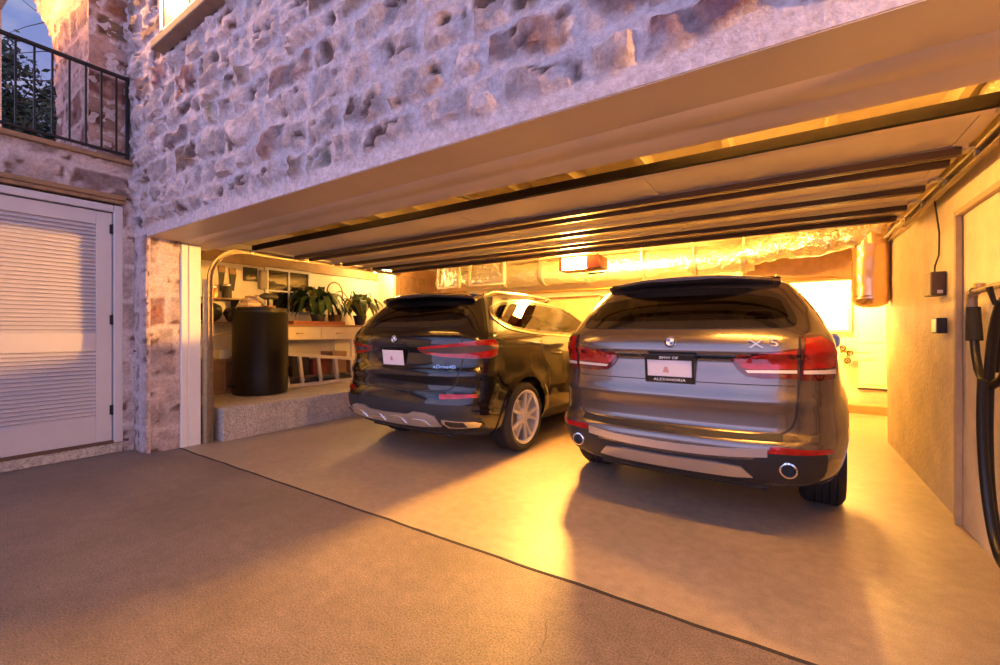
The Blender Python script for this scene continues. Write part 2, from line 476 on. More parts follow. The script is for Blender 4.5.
def line(body, poly, w, name, mat, parent, side=1, off=.002, sink=.003, rnd=0, step=.03):
    p = chaikin2(poly, rnd, False) if rnd else poly
    pts = resample([body.sz(q, side) for q in densify(p, False)], step, False)
    n = len(pts); A = []; B = []
    for i in range(n):
        a = pts[max(0, i-1)]; b = pts[min(n-1, i+1)]; tx, ty = b[0]-a[0], b[1]-a[1]; L = hypot(tx, ty) or 1
        A.append((pts[i][0]-ty/L*w/2, pts[i][1]+tx/L*w/2)); B.append((pts[i][0]+ty/L*w/2, pts[i][1]-tx/L*w/2))
    return band(body, A, B, name, mat, parent, off, sink, False)
def inpoly(p, poly):
    c = False; n = len(poly); j = n-1
    for i in range(n):
        if (poly[i][1] > p[1]) != (poly[j][1] > p[1]) and p[0] < (poly[j][0]-poly[i][0])*(p[1]-poly[i][1])/(poly[j][1]-poly[i][1])+poly[i][0]: c = not c
        j = i
    return c
def body_mesh(body, holes, name, mat, parent, nz=64, nr=16):
    sv = []
    a = 0
    ss = [body.Lr*i/30 for i in range(30)]+[body.Lr+body.Ls*i/110 for i in range(110)]+[body.Lr+body.Ls+body.Lr*i/24 for i in range(25)]
    full = ss+[-x for x in reversed(ss[1:-1])]
    zz = [body.z0+(body.ze-body.z0)*i/nz for i in range(nz+1)]+[body.ze+(i+1)/nr for i in range(nr)]
    zz[-1] = body.ze+.985
    nS = len(full); V = []; par = []
    for z in zz:
        for q in full: V.append(body.pt(q, z)); par.append((q, z))
    F = []; R = body.R
    def kill(i):
        p = V[i]; q = par[i]
        if abs(q[0]) > body.Lr*.5 and abs(q[0]) < body.S-body.Lr*.5:
            for yw, zw in body.wheels:
                if hypot(p.y-yw, p.z-zw) < R: return 1
        return 0
    Wk = [kill(i) for i in range(len(V))]
    inh = [0]*len(V)
    for k, h in enumerate(holes):
        s0 = min(p[0] for p in h); s1 = max(p[0] for p in h); z0 = min(p[1] for p in h); z1 = max(p[1] for p in h)
        for i, q in enumerate(par):
            if s0 <= q[0] <= s1 and z0 <= q[1] <= z1 and inpoly(q, h): inh[i] = k+1
    used = set()
    for r in range(len(zz)-1):
        for k in range(nS):
            l = (k+1) % nS; ids = (r*nS+k, r*nS+l, (r+1)*nS+l, (r+1)*nS+k)
            if sum(Wk[i] for i in ids) >= 2: 
                continue
            if all(inh[i] for i in ids): continue
            F.append(ids); used.update(ids)
    # snap arch edges
    for i in used:
        p = V[i]; q = par[i]
        if abs(q[0]) > body.Lr*.5 and abs(q[0]) < body.S-body.Lr*.5 and q[1] < 1.1:
            for yw, zw in body.wheels:
                d = hypot(p.y-yw, p.z-zw)
                if R-.09 < d < R+.004 or (d < R):
                    k = (R+.002)/max(d, 1e-4); y2 = yw+(p.y-yw)*k; z2 = zw+(p.z-zw)*k
                    if z2 < body.z0: z2 = body.z0; y2 = yw+(1 if p.y > yw else -1)*sqrt(max(0, R*R-(z2-zw)**2))
                    V[i] = body.pt(body.sy(y2, z2)*(1 if q[0] > 0 else -1), z2)
    # top cap
    top = (len(zz)-1)*nS; F.append(tuple(top+k for k in range(nS)))
    remap = {}; V2 = []; F2 = []
    for f in F:
        g = []
        for i in f:
            if i not in remap: remap[i] = len(V2); V2.append(tuple(V[i]))
            g.append(remap[i])
        F2.append(tuple(g))
    mb = MB(); mb.v = V2; mb.f = F2
    return mb.build(name, mat, parent, 50)
def wheel(parent, x, y, r, side, spokes=5, rimr=.285, wdt=.27, name='wheel'):
    """side +1: outer face towards +x"""
    Mx = Matrix.Translation((x, y, r)) @ Matrix.Rotation(pi/2*side, 4, 'Y')
    h = wdt/2; prof = [(rimr-.012, -h+.02), (rimr+.01, -h+.004), (r-.05, -h-.004), (r-.022, -h+.012), (r-.006, -h+.035)]
    for k in range(5):
        a = -h+.05+k*(wdt-.1)/4.0
        if k < 4:
            b = a+(wdt-.1)/4
            prof += [(r, a+.004), (r, b-.006), (r-.01, b-.004), (r-.01, b+.002)]
    prof += [(r, h-.05+.004), (r-.006, h-.035), (r-.022, h-.012), (r-.05, h+.004), (rimr+.01, h-.004), (rimr-.012, h-.02)]
    t = MB().lathe(prof, 56, Mx, True).build(name, 'rubber', parent, 35)
    rim = MB()
    rim.lathe([(rimr, h-.01), (rimr+.004, h-.003), (rimr-.012, h-.002), (rimr-.028, h-.02), (rimr-.03, -h+.03), (rimr, -h+.02)], 48, Mx)
    rim.lathe([(0, h-.018), (.03, h-.018), (.034, h-.024), (.075, h-.026), (.085, h-.045), (.085, h-.07)], 24, Mx)
    for k in range(spokes):
        for d in (-1, 1):
            a0 = 2*pi*k/spokes+.3+d*.20; a1 = 2*pi*k/spokes+.3+d*.25
            P = []
            for rr, a, w, top in ((.06, a0, .019, h-.026), (.15, a0, .017, h-.02), (rimr-.02, a1, .016, h-.012)):
                ca, sa = cos(a), sin(a)
                for sgn, zt in ((-1, top), (1, top), (1, top-.03), (-1, top-.03)):
                    ww = w*(1 if zt == top else .75)
                    P.append(Mx @ Vector((rr*ca-sgn*ww*sa, rr*sa+sgn*ww*ca, zt)))
            F = [(0,1,2,3), (8,11,10,9)]
            for i in range(2):
                for j in range(4): F.append((i*4+j, (i+1)*4+j, (i+1)*4+(j+1) % 4, i*4+(j+1) % 4))
            rim.add(P, F)
    rim.build('rim', 'aluminium', t, 40)
    MB().lathe([(0, h-.1), (.17, h-.1), (.17, h-.125), (0, h-.125)], 28, Mx).build('brake_disc', 'steel', t, 40)
    return t
def roundel(parent, P, nrm, r, name='badge'):
    z = nrm.normalized(); x = Vector((0,0,1)).cross(z).normalized(); y = z.cross(x)
    Mx = Matrix((x, y, z)).transposed().to_4x4(); Mx.translation = P
    b = MB().lathe([(0, .001), (r*1.0, .001), (r*1.0, .006), (r*.93, .008), (0, .008)], 32, Mx).build(name, 'chrome', parent, 30)
    MB().lathe([(0, .0085), (r*.92, .0085), (r*.92, .0088), (0, .0092)], 32, Mx).build('black_ring', 'gloss_black', b, 30)
    MB().lathe([(r*.58, .009), (r*.63, .0098), (r*.68, .009)], 32, Mx).build('inner_ring', 'chrome', b, 30)
    for q, m in ((0, 'letter_white'), (1, 'badge_blue'), (2, 'letter_white'), (3, 'badge_blue')):
        MB().lathe([(0, .0094), (r*.59, .0094), (r*.59, .0098), (0, .01)], 8, Mx, a0=q*pi/2+pi/2 if False else q*pi/2, a1=(q+1)*pi/2).build('blue_quarter' if q % 2 else 'white_quarter', m, b)
    for ch, an in (('B', 2.2), ('M', pi/2), ('W', pi-2.2)):
        T = Mx @ Matrix.Translation((cos(an)*r*.78, sin(an)*r*.78, .0095)) @ Matrix.Rotation(an-pi/2, 4, 'Z')
        text_mesh(ch, r*.32, .0004, T, 'letter_white', 'letter', b)
    return b
def surfM(body, x, z, side=1, off=.0):
    s_, _ = body.sz(('x', x, z)); P = body.pt(s_, z); n = body.nrm(s_, z)
    xx = Vector((0,0,1)).cross(n).normalized(); yy = n.cross(xx)
    Mx = Matrix((xx, yy, n)).transposed().to_4x4(); Mx.translation = P+n*off
    return Mx
def rbox(mb, cx, cy, cz, sx, sy, sz, r=.04, rot=None):
    """box with rounded outline in xz, for seats"""
    pts = []
    for (ax, az, a0) in ((1,1,0), (-1,1,pi/2), (-1,-1,pi), (1,-1,3*pi/2)):
        for k in range(4):
            a = a0+pi/2*k/3; pts.append((ax*(sx/2-r)+r*cos(a), az*(sz/2-r)+r*sin(a)))
    n = len(pts); V = []
    for sc, yy in ((.9, -sy/2), (1, -sy/2+r*.6), (1, sy/2-r*.6), (.9, sy/2)):
        for p in pts: V.append(Vector((p[0]*sc, yy, p[1]*sc)))
    if rot is not None: V = [rot @ v for v in V]
    V = [v+Vector((cx, cy, cz)) for v in V]
    F = [tuple(range(n)), tuple(3*n+i for i in reversed(range(n)))]
    for r_ in range(3):
        for i in range(n): F.append((r_*n+i, r_*n+(i+1) % n, (r_+1)*n+(i+1) % n, (r_+1)*n+i))
    mb.add(V, F)

def common_car(body, root, paint, dlo, rear_glass, wb_y, r_w, wx, roof_edge_pts, glassname='glass_dark'):
    wd = []
    rg = resample(patch_pts(body, rear_glass, 1, 2), .03)
    ws = resample([body.sz(q) for q in densify([('f', -.62, 1.17), ('f', -.70, 1.2), ('f', -.55, 1.60), ('f', .0, 1.61), ('f', .55, 1.60), ('f', .70, 1.2), ('f', .62, 1.17), ('f', 0, 1.15)])], .04)
    # windscreen loop in unwrapped coords crosses the front seam: build it as two halves
    wsR = [('f', .0, 1.15), ('f', .35, 1.155), ('f', .66, 1.18), ('f', .70, 1.22), ('f', .58, 1.59), ('f', .3, 1.605), ('f', .0, 1.61)]
    holes = [inset_pts(rg, .035)]
    dl = {}
    for sd in (1, -1):
        d = resample(patch_pts(body, dlo, sd, 2, .16), .03); dl[sd] = d
        holes.append(inset_pts(d, .03))
        wpts = resample([body.sz(q, sd) for q in densify(wsR)], .03); holes.append(inset_pts(wpts, .02))
    body_mesh(body, holes, 'body_shell', paint, root)
    patch(body, None, 'rear_window', glassname, root, raw=rg, off=.003, sink=.002)
    ring(body, rg, -.006, .05, 'window_border', 'gloss_black', root, .0045)
    for sd in (1, -1):
        w = patch(body, None, 'side_window', glassname, root, raw=dl[sd], off=.002, sink=.002)
        ring(body, dl[sd], 0, .035, 'window_border', 'gloss_black', w, .0035)
        ring(body, dl[sd], -.016, .006, 'window_trim', 'chrome', w, .009)
        patch(body, wsR, 'windscreen', glassname, root, sd, off=.002, sink=.002)
    # wheels, liners
    for yw, zw in body.wheels:
        for sd in (1, -1):
            wheel(root, sd*wx, yw, r_w, sd)
            Mx = Matrix.Translation((0, yw, zw)) @ Matrix.Rotation(pi/2*sd, 4, 'Y')
            MB().lathe([(body.R-.005, .90), (body.R-.005, .55), (0, .55)], 32, Mx, a0=radians(78) if sd > 0 else radians(-102), a1=radians(282) if sd > 0 else radians(102)).build('wheel_liner', 'matte_black', root, 40)
    u = MB(); L = body.wheels[1][0]
    u.box(-.58, .58, .30, 4.5, .24, .46).box(-.86, .86, body.wheels[0][0]+.46, L-.46, .24, .44)
    u.build('underbody', 'matte_black', root, bevel=.02)
    MB().tube([(-.78, body.wheels[0][0], r_w), (.78, body.wheels[0][0], r_w)], .045, 12).build('rear_axle', 'matte_black', root, 40)
    MB().tube([(-.45, .42, .30), (.45, .42, .30)], .085, 16).build('muffler', 'steel', root, 40)
    # cabin
    MB().box(-.78, .78, .75, 3.6, .46, .62).box(-.74, .74, 3.1, 3.5, .62, 1.1).build('cabin_floor', 'cabin', root, bevel=.03)
    for cx, cy in ((-.38, 2.35), (.38, 2.35)):
        b = MB(); rbox(b, cx, cy, 1.0, .52, .14, .72, .08, Matrix.Rotation(radians(-12), 3, 'X')); rbox(b, cx, cy+.3, .68, .52, .5, .16, .06)
        o = b.build('front_seat', 'seat', root, 40)
        b = MB(); rbox(b, cx, cy-.12, 1.43, .27, .1, .17, .06); b.tube([(cx-.05, cy-.1, 1.25), (cx-.05, cy-.12, 1.38)], .008, 6).tube([(cx+.05, cy-.1, 1.25), (cx+.05, cy-.12, 1.38)], .008, 6)
        b.build('headrest', 'seat', o, 40)
    b = MB(); rbox(b, 0, 1.42, .98, 1.36, .16, .62, .08, Matrix.Rotation(radians(-14), 3, 'X')); o = b.build('rear_bench', 'seat', root, 40)
    for cx in (-.42, 0, .42):
        b = MB(); rbox(b, cx, 1.30, 1.36, .25, .09, .14, .05); b.build('headrest', 'seat', o, 40)
    # mirrors
    for sd in (1, -1):
        b = MB(); rbox(b, sd*1.0, 3.12, 1.19, .2, .15, .17, .06); b.tube([(sd*.84, 3.17, 1.12), (sd*.95, 3.15, 1.15)], .035, 10)
        o = b.build('wing_mirror', paint, root, 50)
        MB().box(sd*1.0-.075, sd*1.0+.075, 3.038, 3.046, 1.135, 1.245).build('mirror_glass', 'darkglass', o)
    # roof rails
    for sd in (1, -1):
        p = []
        for i in range(25):
            f = i/24; y = .78+f*1.95; t = .16
            sv = None
            # point on roof edge
            lo = body.sy(y, body.ze); P = body.pt(lo*sd, body.ze+.12)
            lift = .012+.04*sstep(0, .1, f)*sstep(0, .1, 1-f); p.append(P+Vector((0, 0, lift)))
        MB().tube(p, .017, 8).build('roof_rail', 'chrome' if paint == 'paint_black' else 'satin', root, 60)
    # door seams and handles
    for sd in (1, -1):
        line(body, [('y', 1.62, .42), ('y', 1.60, .8), ('y', 1.44, 1.05), ('y', 1.42, 1.2)], .009, 'door_seam', 'matte_black', root, sd)
        line(body, [('y', 2.36, .40), ('y', 2.36, 1.18)], .009, 'door_seam', 'matte_black', root, sd)
        line(body, [('y', 3.36, .42), ('y', 3.42, .8), ('y', 3.3, 1.15)], .009, 'door_seam', 'matte_black', root, sd)
        for yh in (1.66, 2.52):
            pts = []
            for i in range(9):
                f = i/8; sv, z = body.sz(('y', yh+.21*f, 1.035)); pts.append(body.pt(sv*sd, z)+body.nrm(sv*sd, z)*(.004+.03*sin(pi*f)**.5))
            MB().tube(pts, .014, 8).build('door_handle', paint, root, 60)
        # wheel arch trims
        for yw, zw in body.wheels:
            A = []; B = []
            for i in range(33):
                a = radians(-15)+radians(210)*i/32
                for lst, rr in ((A, body.R-.004), (B, body.R+.045)):
                    y = yw+cos(a)*rr; z = max(body.z0+.01, zw+sin(a)*rr); lst.append((body.sy(y, z)*sd, z))
            band(body, A, B, 'arch_trim', paint, root, .012 if paint == 'paint_black' else .003, .01, False)
        line(body, [('y', body.wheels[0][0]+.48, .30), ('y', body.wheels[1][0]-.48, .30)], .10, 'sill_trim', 'matte_black', root, sd, .012)
        patch(body, [('f', .62, .74), ('f', .84, .78), ('f', .86, .9), ('f', .6, .86)], 'headlight', 'clear_lens', root, sd, rnd=1)
    return rg, dl
def spoiler(body, root, paint, xw, y0, zt, ytip, ztip):
    mb = MB(); n = 21; V = []; m = 8
    for i in range(n):
        f = -1+2*i/(n-1); x = xw*f; k = abs(f)**4; yy = .10*f*f+.10*k
        dz = -.035*f*f
        sec = [(y0+.12, zt+.012), (y0, zt+.012), (ytip+.08+yy, (zt+ztip)/2+.02), (ytip+yy, ztip+.012), (ytip+.004+yy, ztip-.006), (ytip+.05+yy, ztip-.024), (y0+.02, ztip-.035), (y0+.12, ztip-.01)]
        for (y, z) in sec: V.append((x, y, z+dz))
    F = []
    for i in range(n-1):
        for j in range(m): F.append((i*m+j, (i+1)*m+j, (i+1)*m+(j+1) % m, i*m+(j+1) % m))
    F += [tuple(range(m)), tuple((n-1)*m+j for j in reversed(range(m)))]
    mb.v = V; mb.f = F
    o = mb.build('roof_spoiler', paint, root, 40)
    b = MB(); b.box(-.17, .17, ytip+.012, ytip+.02, ztip-.012, ztip-.002); b.build('high_brake_light', 'dark_red', o)
    return o
def exhaust_round(root, x, y, z, r):
    Mx = Matrix.Translation((x, y, z)) @ Matrix.Rotation(pi/2, 4, 'X')
    o = MB().lathe([(r*.62, -.08), (r*.66, .02), (r*.8, .035), (r, .03), (r*1.02, .01), (r, -.1)], 28, Mx).build('exhaust_tip', 'chrome', root, 50)
    MB().lathe([(0, -.03), (r*.8, -.03)], 24, Mx).build('exhaust_bore', 'matte_black', o)
    return o
def plate(root, x, y, z, w, h, tilt, frame=None):
    Mx = Matrix.Translation((x, y, z)) @ Matrix.Rotation(radians(90-tilt), 4, 'X')
    def bx(mb, x0, x1, z0, z1, d0, d1):
        b = MB().box(x0, x1, z0, z1, d0, d1); mb.add([Mx @ Vector(v) for v in b.v], b.f)
    f = MB()
    if frame:
        W, H = w/2+.012, h/2+.012
        bx(f, -W, W, h/2-.018, H+.012, 0, .012); bx(f, -W, W, -H-.012, -h/2+.02, 0, .012); bx(f, -W, -w/2+.006, -h/2, h/2, 0, .012); bx(f, w/2-.006, W, -h/2, h/2, 0, .012)
        o = f.build('plate_frame', 'gloss_black', root, bevel=.002)
        text_mesh(frame[0], .026, .0006, Mx @ Matrix.Translation((0, h/2-.001, .0125)), 'letter_white', 'frame_lettering', o, sx=1.25)
        text_mesh(frame[1], .026, .0006, Mx @ Matrix.Translation((0, -h/2-.003, .0125)), 'letter_white', 'frame_lettering', o, sx=1.35)
    p = MB(); bx(p, -w/2, w/2, -h/2, h/2, 0, .006); o = p.build('number_plate', 'plate', root, bevel=.002)
    e = MB()   # faint red emblem in the middle of the plate
    e.add([Mx @ Vector(v) for v in ((-.045, -.03, .0066), (.0, -.03, .0066), (-.012, .012, .0066), (-.03, .012, .0066))], [(0,1,2,3)])
    e.build('plate_emblem', 'plate_ink', o)
    return o

# ------------------------------------------------------------------ grey SUV (right)
def grey_car():
    root = thing('suv', 'grey brown metallic SUV with round exhausts parked nearest the right wall', 'car', (-.69, 3.1, 0), radians(-1.5))
    rear = [(.25,.85,.30), (.31,.885,.15), (.36,.91,.075), (.44,.935,.03), (.50,.95,.008), (.57,.962,.0), (.615,.966,.018), (.64,.967,.06), (.68,.968,.088), (.76,.969,.088), (.83,.969,.072), (.855,.969,.066), (.885,.968,.078), (.95,.966,.095), (1.0,.964,.10), (1.09,.958,.115), (1.128,.953,.115), (1.142,.951,.085), (1.20,.942,.094), (1.27,.922,.125), (1.315,.895,.16), (1.36,.872,.205), (1.46,.815,.30), (1.56,.752,.40), (1.63,.705,.475), (1.665,.675,.53)]
    front = [(.25,4.66), (.4,4.83), (.6,4.87), (.75,4.85), (.88,4.76), (.97,4.58), (1.02,4.30), (1.06,3.95), (1.10,3.68), (1.15,3.52), (1.3,3.28), (1.5,2.93), (1.62,2.70), (1.665,2.58)]
    Dr = [(.25,.66), (.6,.70), (1.0,.66), (1.3,.52), (1.5,.42), (1.665,.36)]
    Df = [(.25,.8), (.9,.8), (1.1,.62), (1.4,.55), (1.665,.45)]
    B = Body(rear, front, Dr, Df, .25, 1.665, .075, [(1.07,.37), (4.0,.37)], .435, .05, .2)
    dlo = [('y', .62, 1.46), ('y', .78, 1.32), ('y', 1.3, 1.27), ('y', 2.3, 1.225), ('y', 3.15, 1.19), ('y', 2.98, 1.33), ('y', 2.62, 1.565), ('y', 2.2, 1.625), ('y', 1.5, 1.64), ('y', .95, 1.60)]
    rgl = [('x', -.70, 1.325), ('x', 0, 1.318), ('x', .70, 1.325), ('x', .735, 1.36), ('x', .61, 1.63), ('x', -.61, 1.63), ('x', -.735, 1.36)]
    common_car(B, root, 'paint_grey', dlo, rgl, None, .37, .872, None)
    spoiler(B, root, 'paint_grey', .63, .62, 1.712, .40, 1.695)
    # tailgate seams
    line(B, [('x', -.745, 1.27), ('x', -.735, .78), ('x', -.70, .68), ('x', -.62, .645), ('x', 0, .637), ('x', .62, .645), ('x', .70, .68), ('x', .735, .78), ('x', .745, 1.27)], .014, 'tailgate_seam', 'matte_black', root, 1, .0015, rnd=1)
    line(B, [('x', -.66, .637), ('x', 0, .628), ('x', .66, .637)], .03, 'tailgate_gap', 'matte_black', root, 1, .001)
    line(B, [('x', -.40, 1.125), ('x', .40, 1.125)], .022, 'tailgate_handle_strip', 'gloss_black', root, 1, .003)
    line(B, [('x', -.72, .957), ('x', .72, .957)], .006, 'tailgate_crease', 'matte_black', root, 1, .0006)
    for sd in (1, -1):
        # tailgate half of the lamp
        pol = [('x', .362, 1.128), ('x', .735, 1.192), ('x', .735, 1.0), ('x', .55, .998), ('x', .46, 1.01), ('x', .41, 1.05)]
        t = patch(B, pol, 'tail_light', 'dark_red', root, sd, .008)
        patch(B, [('x', .39, 1.118), ('x', .727, 1.178), ('x', .727, 1.062), ('x', .47, 1.052), ('x', .44, 1.062)], 'red_lens', 'red_lens', t, sd, .011)
        patch(B, [('x', .455, 1.046), ('x', .727, 1.054), ('x', .727, 1.034), ('x', .47, 1.030)], 'white_strip', 'clear_lens', t, sd, .011)
        # wing half
        pol = [('x', .748, 1.265), ('y', .32, 1.278), ('y', .40, 1.24), ('y', .47, 1.17), ('y', .48, 1.06), ('y', .43, 1.0), ('x', .85, .99), ('x', .748, .992)]
        t = patch(B, pol, 'tail_light', 'dark_red', root, sd, .009)
        patch(B, [('x', .772, 1.25), ('y', .32, 1.262), ('y', .39, 1.225), ('y', .45, 1.165), ('y', .46, 1.075), ('x', .85, 1.064), ('x', .76, 1.062)], 'red_lens', 'red_lens', t, sd, .013)
        patch(B, [('x', .76, 1.052), ('y', .43, 1.056), ('y', .43, 1.028), ('x', .76, 1.03)], 'white_strip', 'clear_lens', t, sd, .013)
        # lower corner black area, reflector
        patch(B, [('x', .52, .53), ('x', .60, .575), ('x', .84, .557), ('x', .885, .54), ('x', .875, .40), ('x', .81, .335), ('x', .50, .36), ('x', .47, .42)], 'bumper_corner', 'matte_black', root, sd, .006, rnd=1)
        patch(B, [('x', .60, .592), ('x', .90, .572), ('x', .91, .545), ('x', .58, .552)], 'reflector', 'red_lens', root, sd, .010)
        exhaust_round(root, sd*.69, .12, .452, .048)
    patch(B, [('x', -.66, .36), ('x', -.5, .31), ('x', .5, .31), ('x', .66, .36), ('x', .56, .50), ('x', 0, .47), ('x', -.56, .50)], 'lower_valance', 'matte_black', root, 1, .003)
    line(B, [('x', -.58, .552), ('x', -.3, .527), ('x', 0, .52), ('x', .3, .527), ('x', .58, .552)], .05, 'bumper_strip', 'satin', root, 1, .010, rnd=1)
    patch(B, [('x', -.50, .385), ('x', -.44, .45), ('x', -.3, .462), ('x', 0, .455), ('x', .3, .462), ('x', .44, .45), ('x', .50, .385), ('x', .38, .375), ('x', 0, .37), ('x', -.38, .375)], 'skid_plate', 'satin', root, 1, .016)
    Mx = surfM(B, 0, 1.222)
    roundel(root, Mx.translation, Mx.col[2].to_3d(), .041)
    for ch, xx, zz in (('X', .515, 1.213), ('5', .612, 1.222)):
        text_mesh(ch, .075, .004, surfM(B, xx, zz, 1, .004), 'satin', 'badge_letter', root, sx=1.55)
    plate(root, 0, .076, 1.042, .305, .152, -8, ('BMW OF', 'ALEXANDRIA'))
    return root
# ------------------------------------------------------------------ black SUV (left)
def black_car():
    root = thing('suv', 'black SUV with bright window trim parked beside the raised platform', 'car', (-3.38, 3.06, 0), radians(-1.0))
    rear = [(.25,.87,.32), (.32,.92,.14), (.40,.955,.05), (.47,.975,.012), (.54,.985,.0), (.62,.992,.008), (.69,.996,.03), (.74,.998,.058), (.80,.999,.062), (.87,.999,.05), (.91,.999,.06), (.96,.998,.088), (1.02,.996,.10), (1.09,.992,.105), (1.13,.99,.088), (1.20,.98,.085), (1.27,.962,.11), (1.32,.935,.145), (1.37,.905,.19), (1.46,.85,.275), (1.56,.785,.37), (1.63,.735,.445), (1.675,.70,.51)]
    front = [(.25,4.70), (.4,4.87), (.6,4.92), (.78,4.90), (.9,4.80), (.99,4.62), (1.04,4.34), (1.08,4.0), (1.12,3.73), (1.17,3.56), (1.3,3.34), (1.5,3.0), (1.63,2.76), (1.675,2.62)]
    Dr = [(.25,.62), (.6,.64), (1.0,.62), (1.3,.52), (1.5,.42), (1.675,.36)]
    Df = [(.25,.8), (.9,.8), (1.1,.62), (1.4,.55), (1.675,.45)]
    B = Body(rear, front, Dr, Df, .25, 1.675, .075, [(1.06,.375), (4.03,.375)], .44, .016)
    dlo = [('y', .60, 1.45), ('y', .80, 1.33), ('y', 1.3, 1.275), ('y', 2.3, 1.235), ('y', 3.2, 1.21), ('y', 3.0, 1.36), ('y', 2.66, 1.575), ('y', 2.2, 1.64), ('y', 1.5, 1.655), ('y', .92, 1.62), ('y', .66, 1.55)]
    rgl = [('x', -.74, 1.35), ('x', 0, 1.342), ('x', .74, 1.35), ('x', .77, 1.39), ('x', .63, 1.635), ('x', -.63, 1.635), ('x', -.77, 1.39)]
    common_car(B, root, 'paint_black', dlo, rgl, None, .375, .865, None)
    spoiler(B, root, 'gloss_black', .68, .58, 1.705, .33, 1.672)
    line(B, [('x', -.80, 1.25), ('x', -.79, .86), ('x', -.74, .76), ('x', -.64, .725), ('x', 0, .715), ('x', .64, .725), ('x', .74, .76), ('x', .79, .86), ('x', .80, 1.25)], .012, 'tailgate_seam', 'matte_black', root, 1, .0015, rnd=1)
    for sd in (1, -1):
        pol = [('x', .33, 1.14), ('x', .66, 1.175), ('x', .88, 1.205), ('y', .40, 1.222), ('y', .50, 1.225), ('y', .55, 1.19), ('y', .52, 1.06), ('y', .44, 1.035), ('x', .85, 1.035), ('x', .60, 1.05), ('x', .42, 1.075), ('x', .345, 1.10)]
        t = patch(B, pol, 'tail_light', 'smoke_lens', root, sd, .008)
        patch(B, [('x', .34, 1.137), ('x', .66, 1.171), ('x', .88, 1.20), ('y', .38, 1.217), ('y', .48, 1.219), ('y', .53, 1.185), ('y', .51, 1.15), ('x', .93, 1.165), ('x', .70, 1.148), ('x', .345, 1.118)], 'red_lens', 'red_lens', t, sd, .012)
        patch(B, [('x', .36, 1.112), ('x', .44, 1.076), ('x', .60, 1.054), ('x', .84, 1.04), ('y', .43, 1.042), ('y', .50, 1.065), ('y', .525, 1.135), ('y', .44, 1.12), ('x', .80, 1.085), ('x', .62, 1.082), ('x', .47, 1.098)], 'red_lens', 'red_lens', t, sd, .012)
        patch(B, [('x', .62, .70), ('x', .92, .705), ('x', .93, .67), ('x', .64, .655)], 'reflector', 'red_lens', root, sd, .008)
        # trapezoid exhaust finisher
        pol = [('x', .66, .475), ('x', .90, .452), ('x', .925, .43), ('x', .90, .392), ('x', .70, .395), ('x', .655, .44)]
        t = patch(B, pol, 'exhaust_finisher', 'chrome', root, sd, .022)
        patch(B, [('x', .69, .462), ('x', .83, .447), ('x', .84, .405), ('x', .715, .407), ('x', .685, .435)], 'exhaust_opening', 'matte_black', t, sd, .025)
        # side vent fins on the bumper corner
        for k in range(3):
            line(B, [('x', .90, .60-.05*k), ('y', .40, .595-.05*k)], .016, 'bumper_fin', 'gloss_black', root, sd, .016)
        line(B, [('y', .62, .80), ('y', 1.5, .985), ('y', 3.2, .995)], .010, 'shoulder_crease', 'paint_black', root, sd, .007, rnd=1)
    patch(B, [('x', -.94, .60), ('x', 0, .62), ('x', .94, .60), ('x', .93, .40), ('x', .7, .32), ('x', -.7, .32), ('x', -.93, .40)], 'lower_valance', 'matte_black', root, 1, .004)
    sk = [('x', -.64, .405), ('x', -.60, .50), ('x', -.50, .525), ('x', -.36, .525), ('x', -.28, .495), ('x', 0, .487), ('x', .28, .495), ('x', .36, .525), ('x', .50, .525), ('x', .60, .50), ('x', .64, .405), ('x', .42, .385), ('x', 0, .38), ('x', -.42, .385)]
    t = patch(B, sk, 'skid_plate', 'satin', root, 1, .02)
    for xx in (-.44, -.15, .15, .44):
        line(B, [('x', xx-.09, .455), ('x', xx+.05, .452), ('x', xx+.09, .40)], .010, 'skid_rib', 'chrome', t, 1, .026)
    Mx = surfM(B, 0, 1.215); roundel(root, Mx.translation, Mx.col[2].to_3d(), .041)
    plate(root, 0, .078, 1.03, .305, .152, -8)
    text_mesh('xDrive40i', .05, .003, surfM(B, .64, .955, 1, .004), 'chrome', 'badge_lettering', root, sx=1.2)
    text_mesh('X5', .06, .003, surfM(B, -.62, .965, 1, .004), 'chrome', 'badge_lettering', root, sx=1.4)
    return root
grey_car(); black_car()
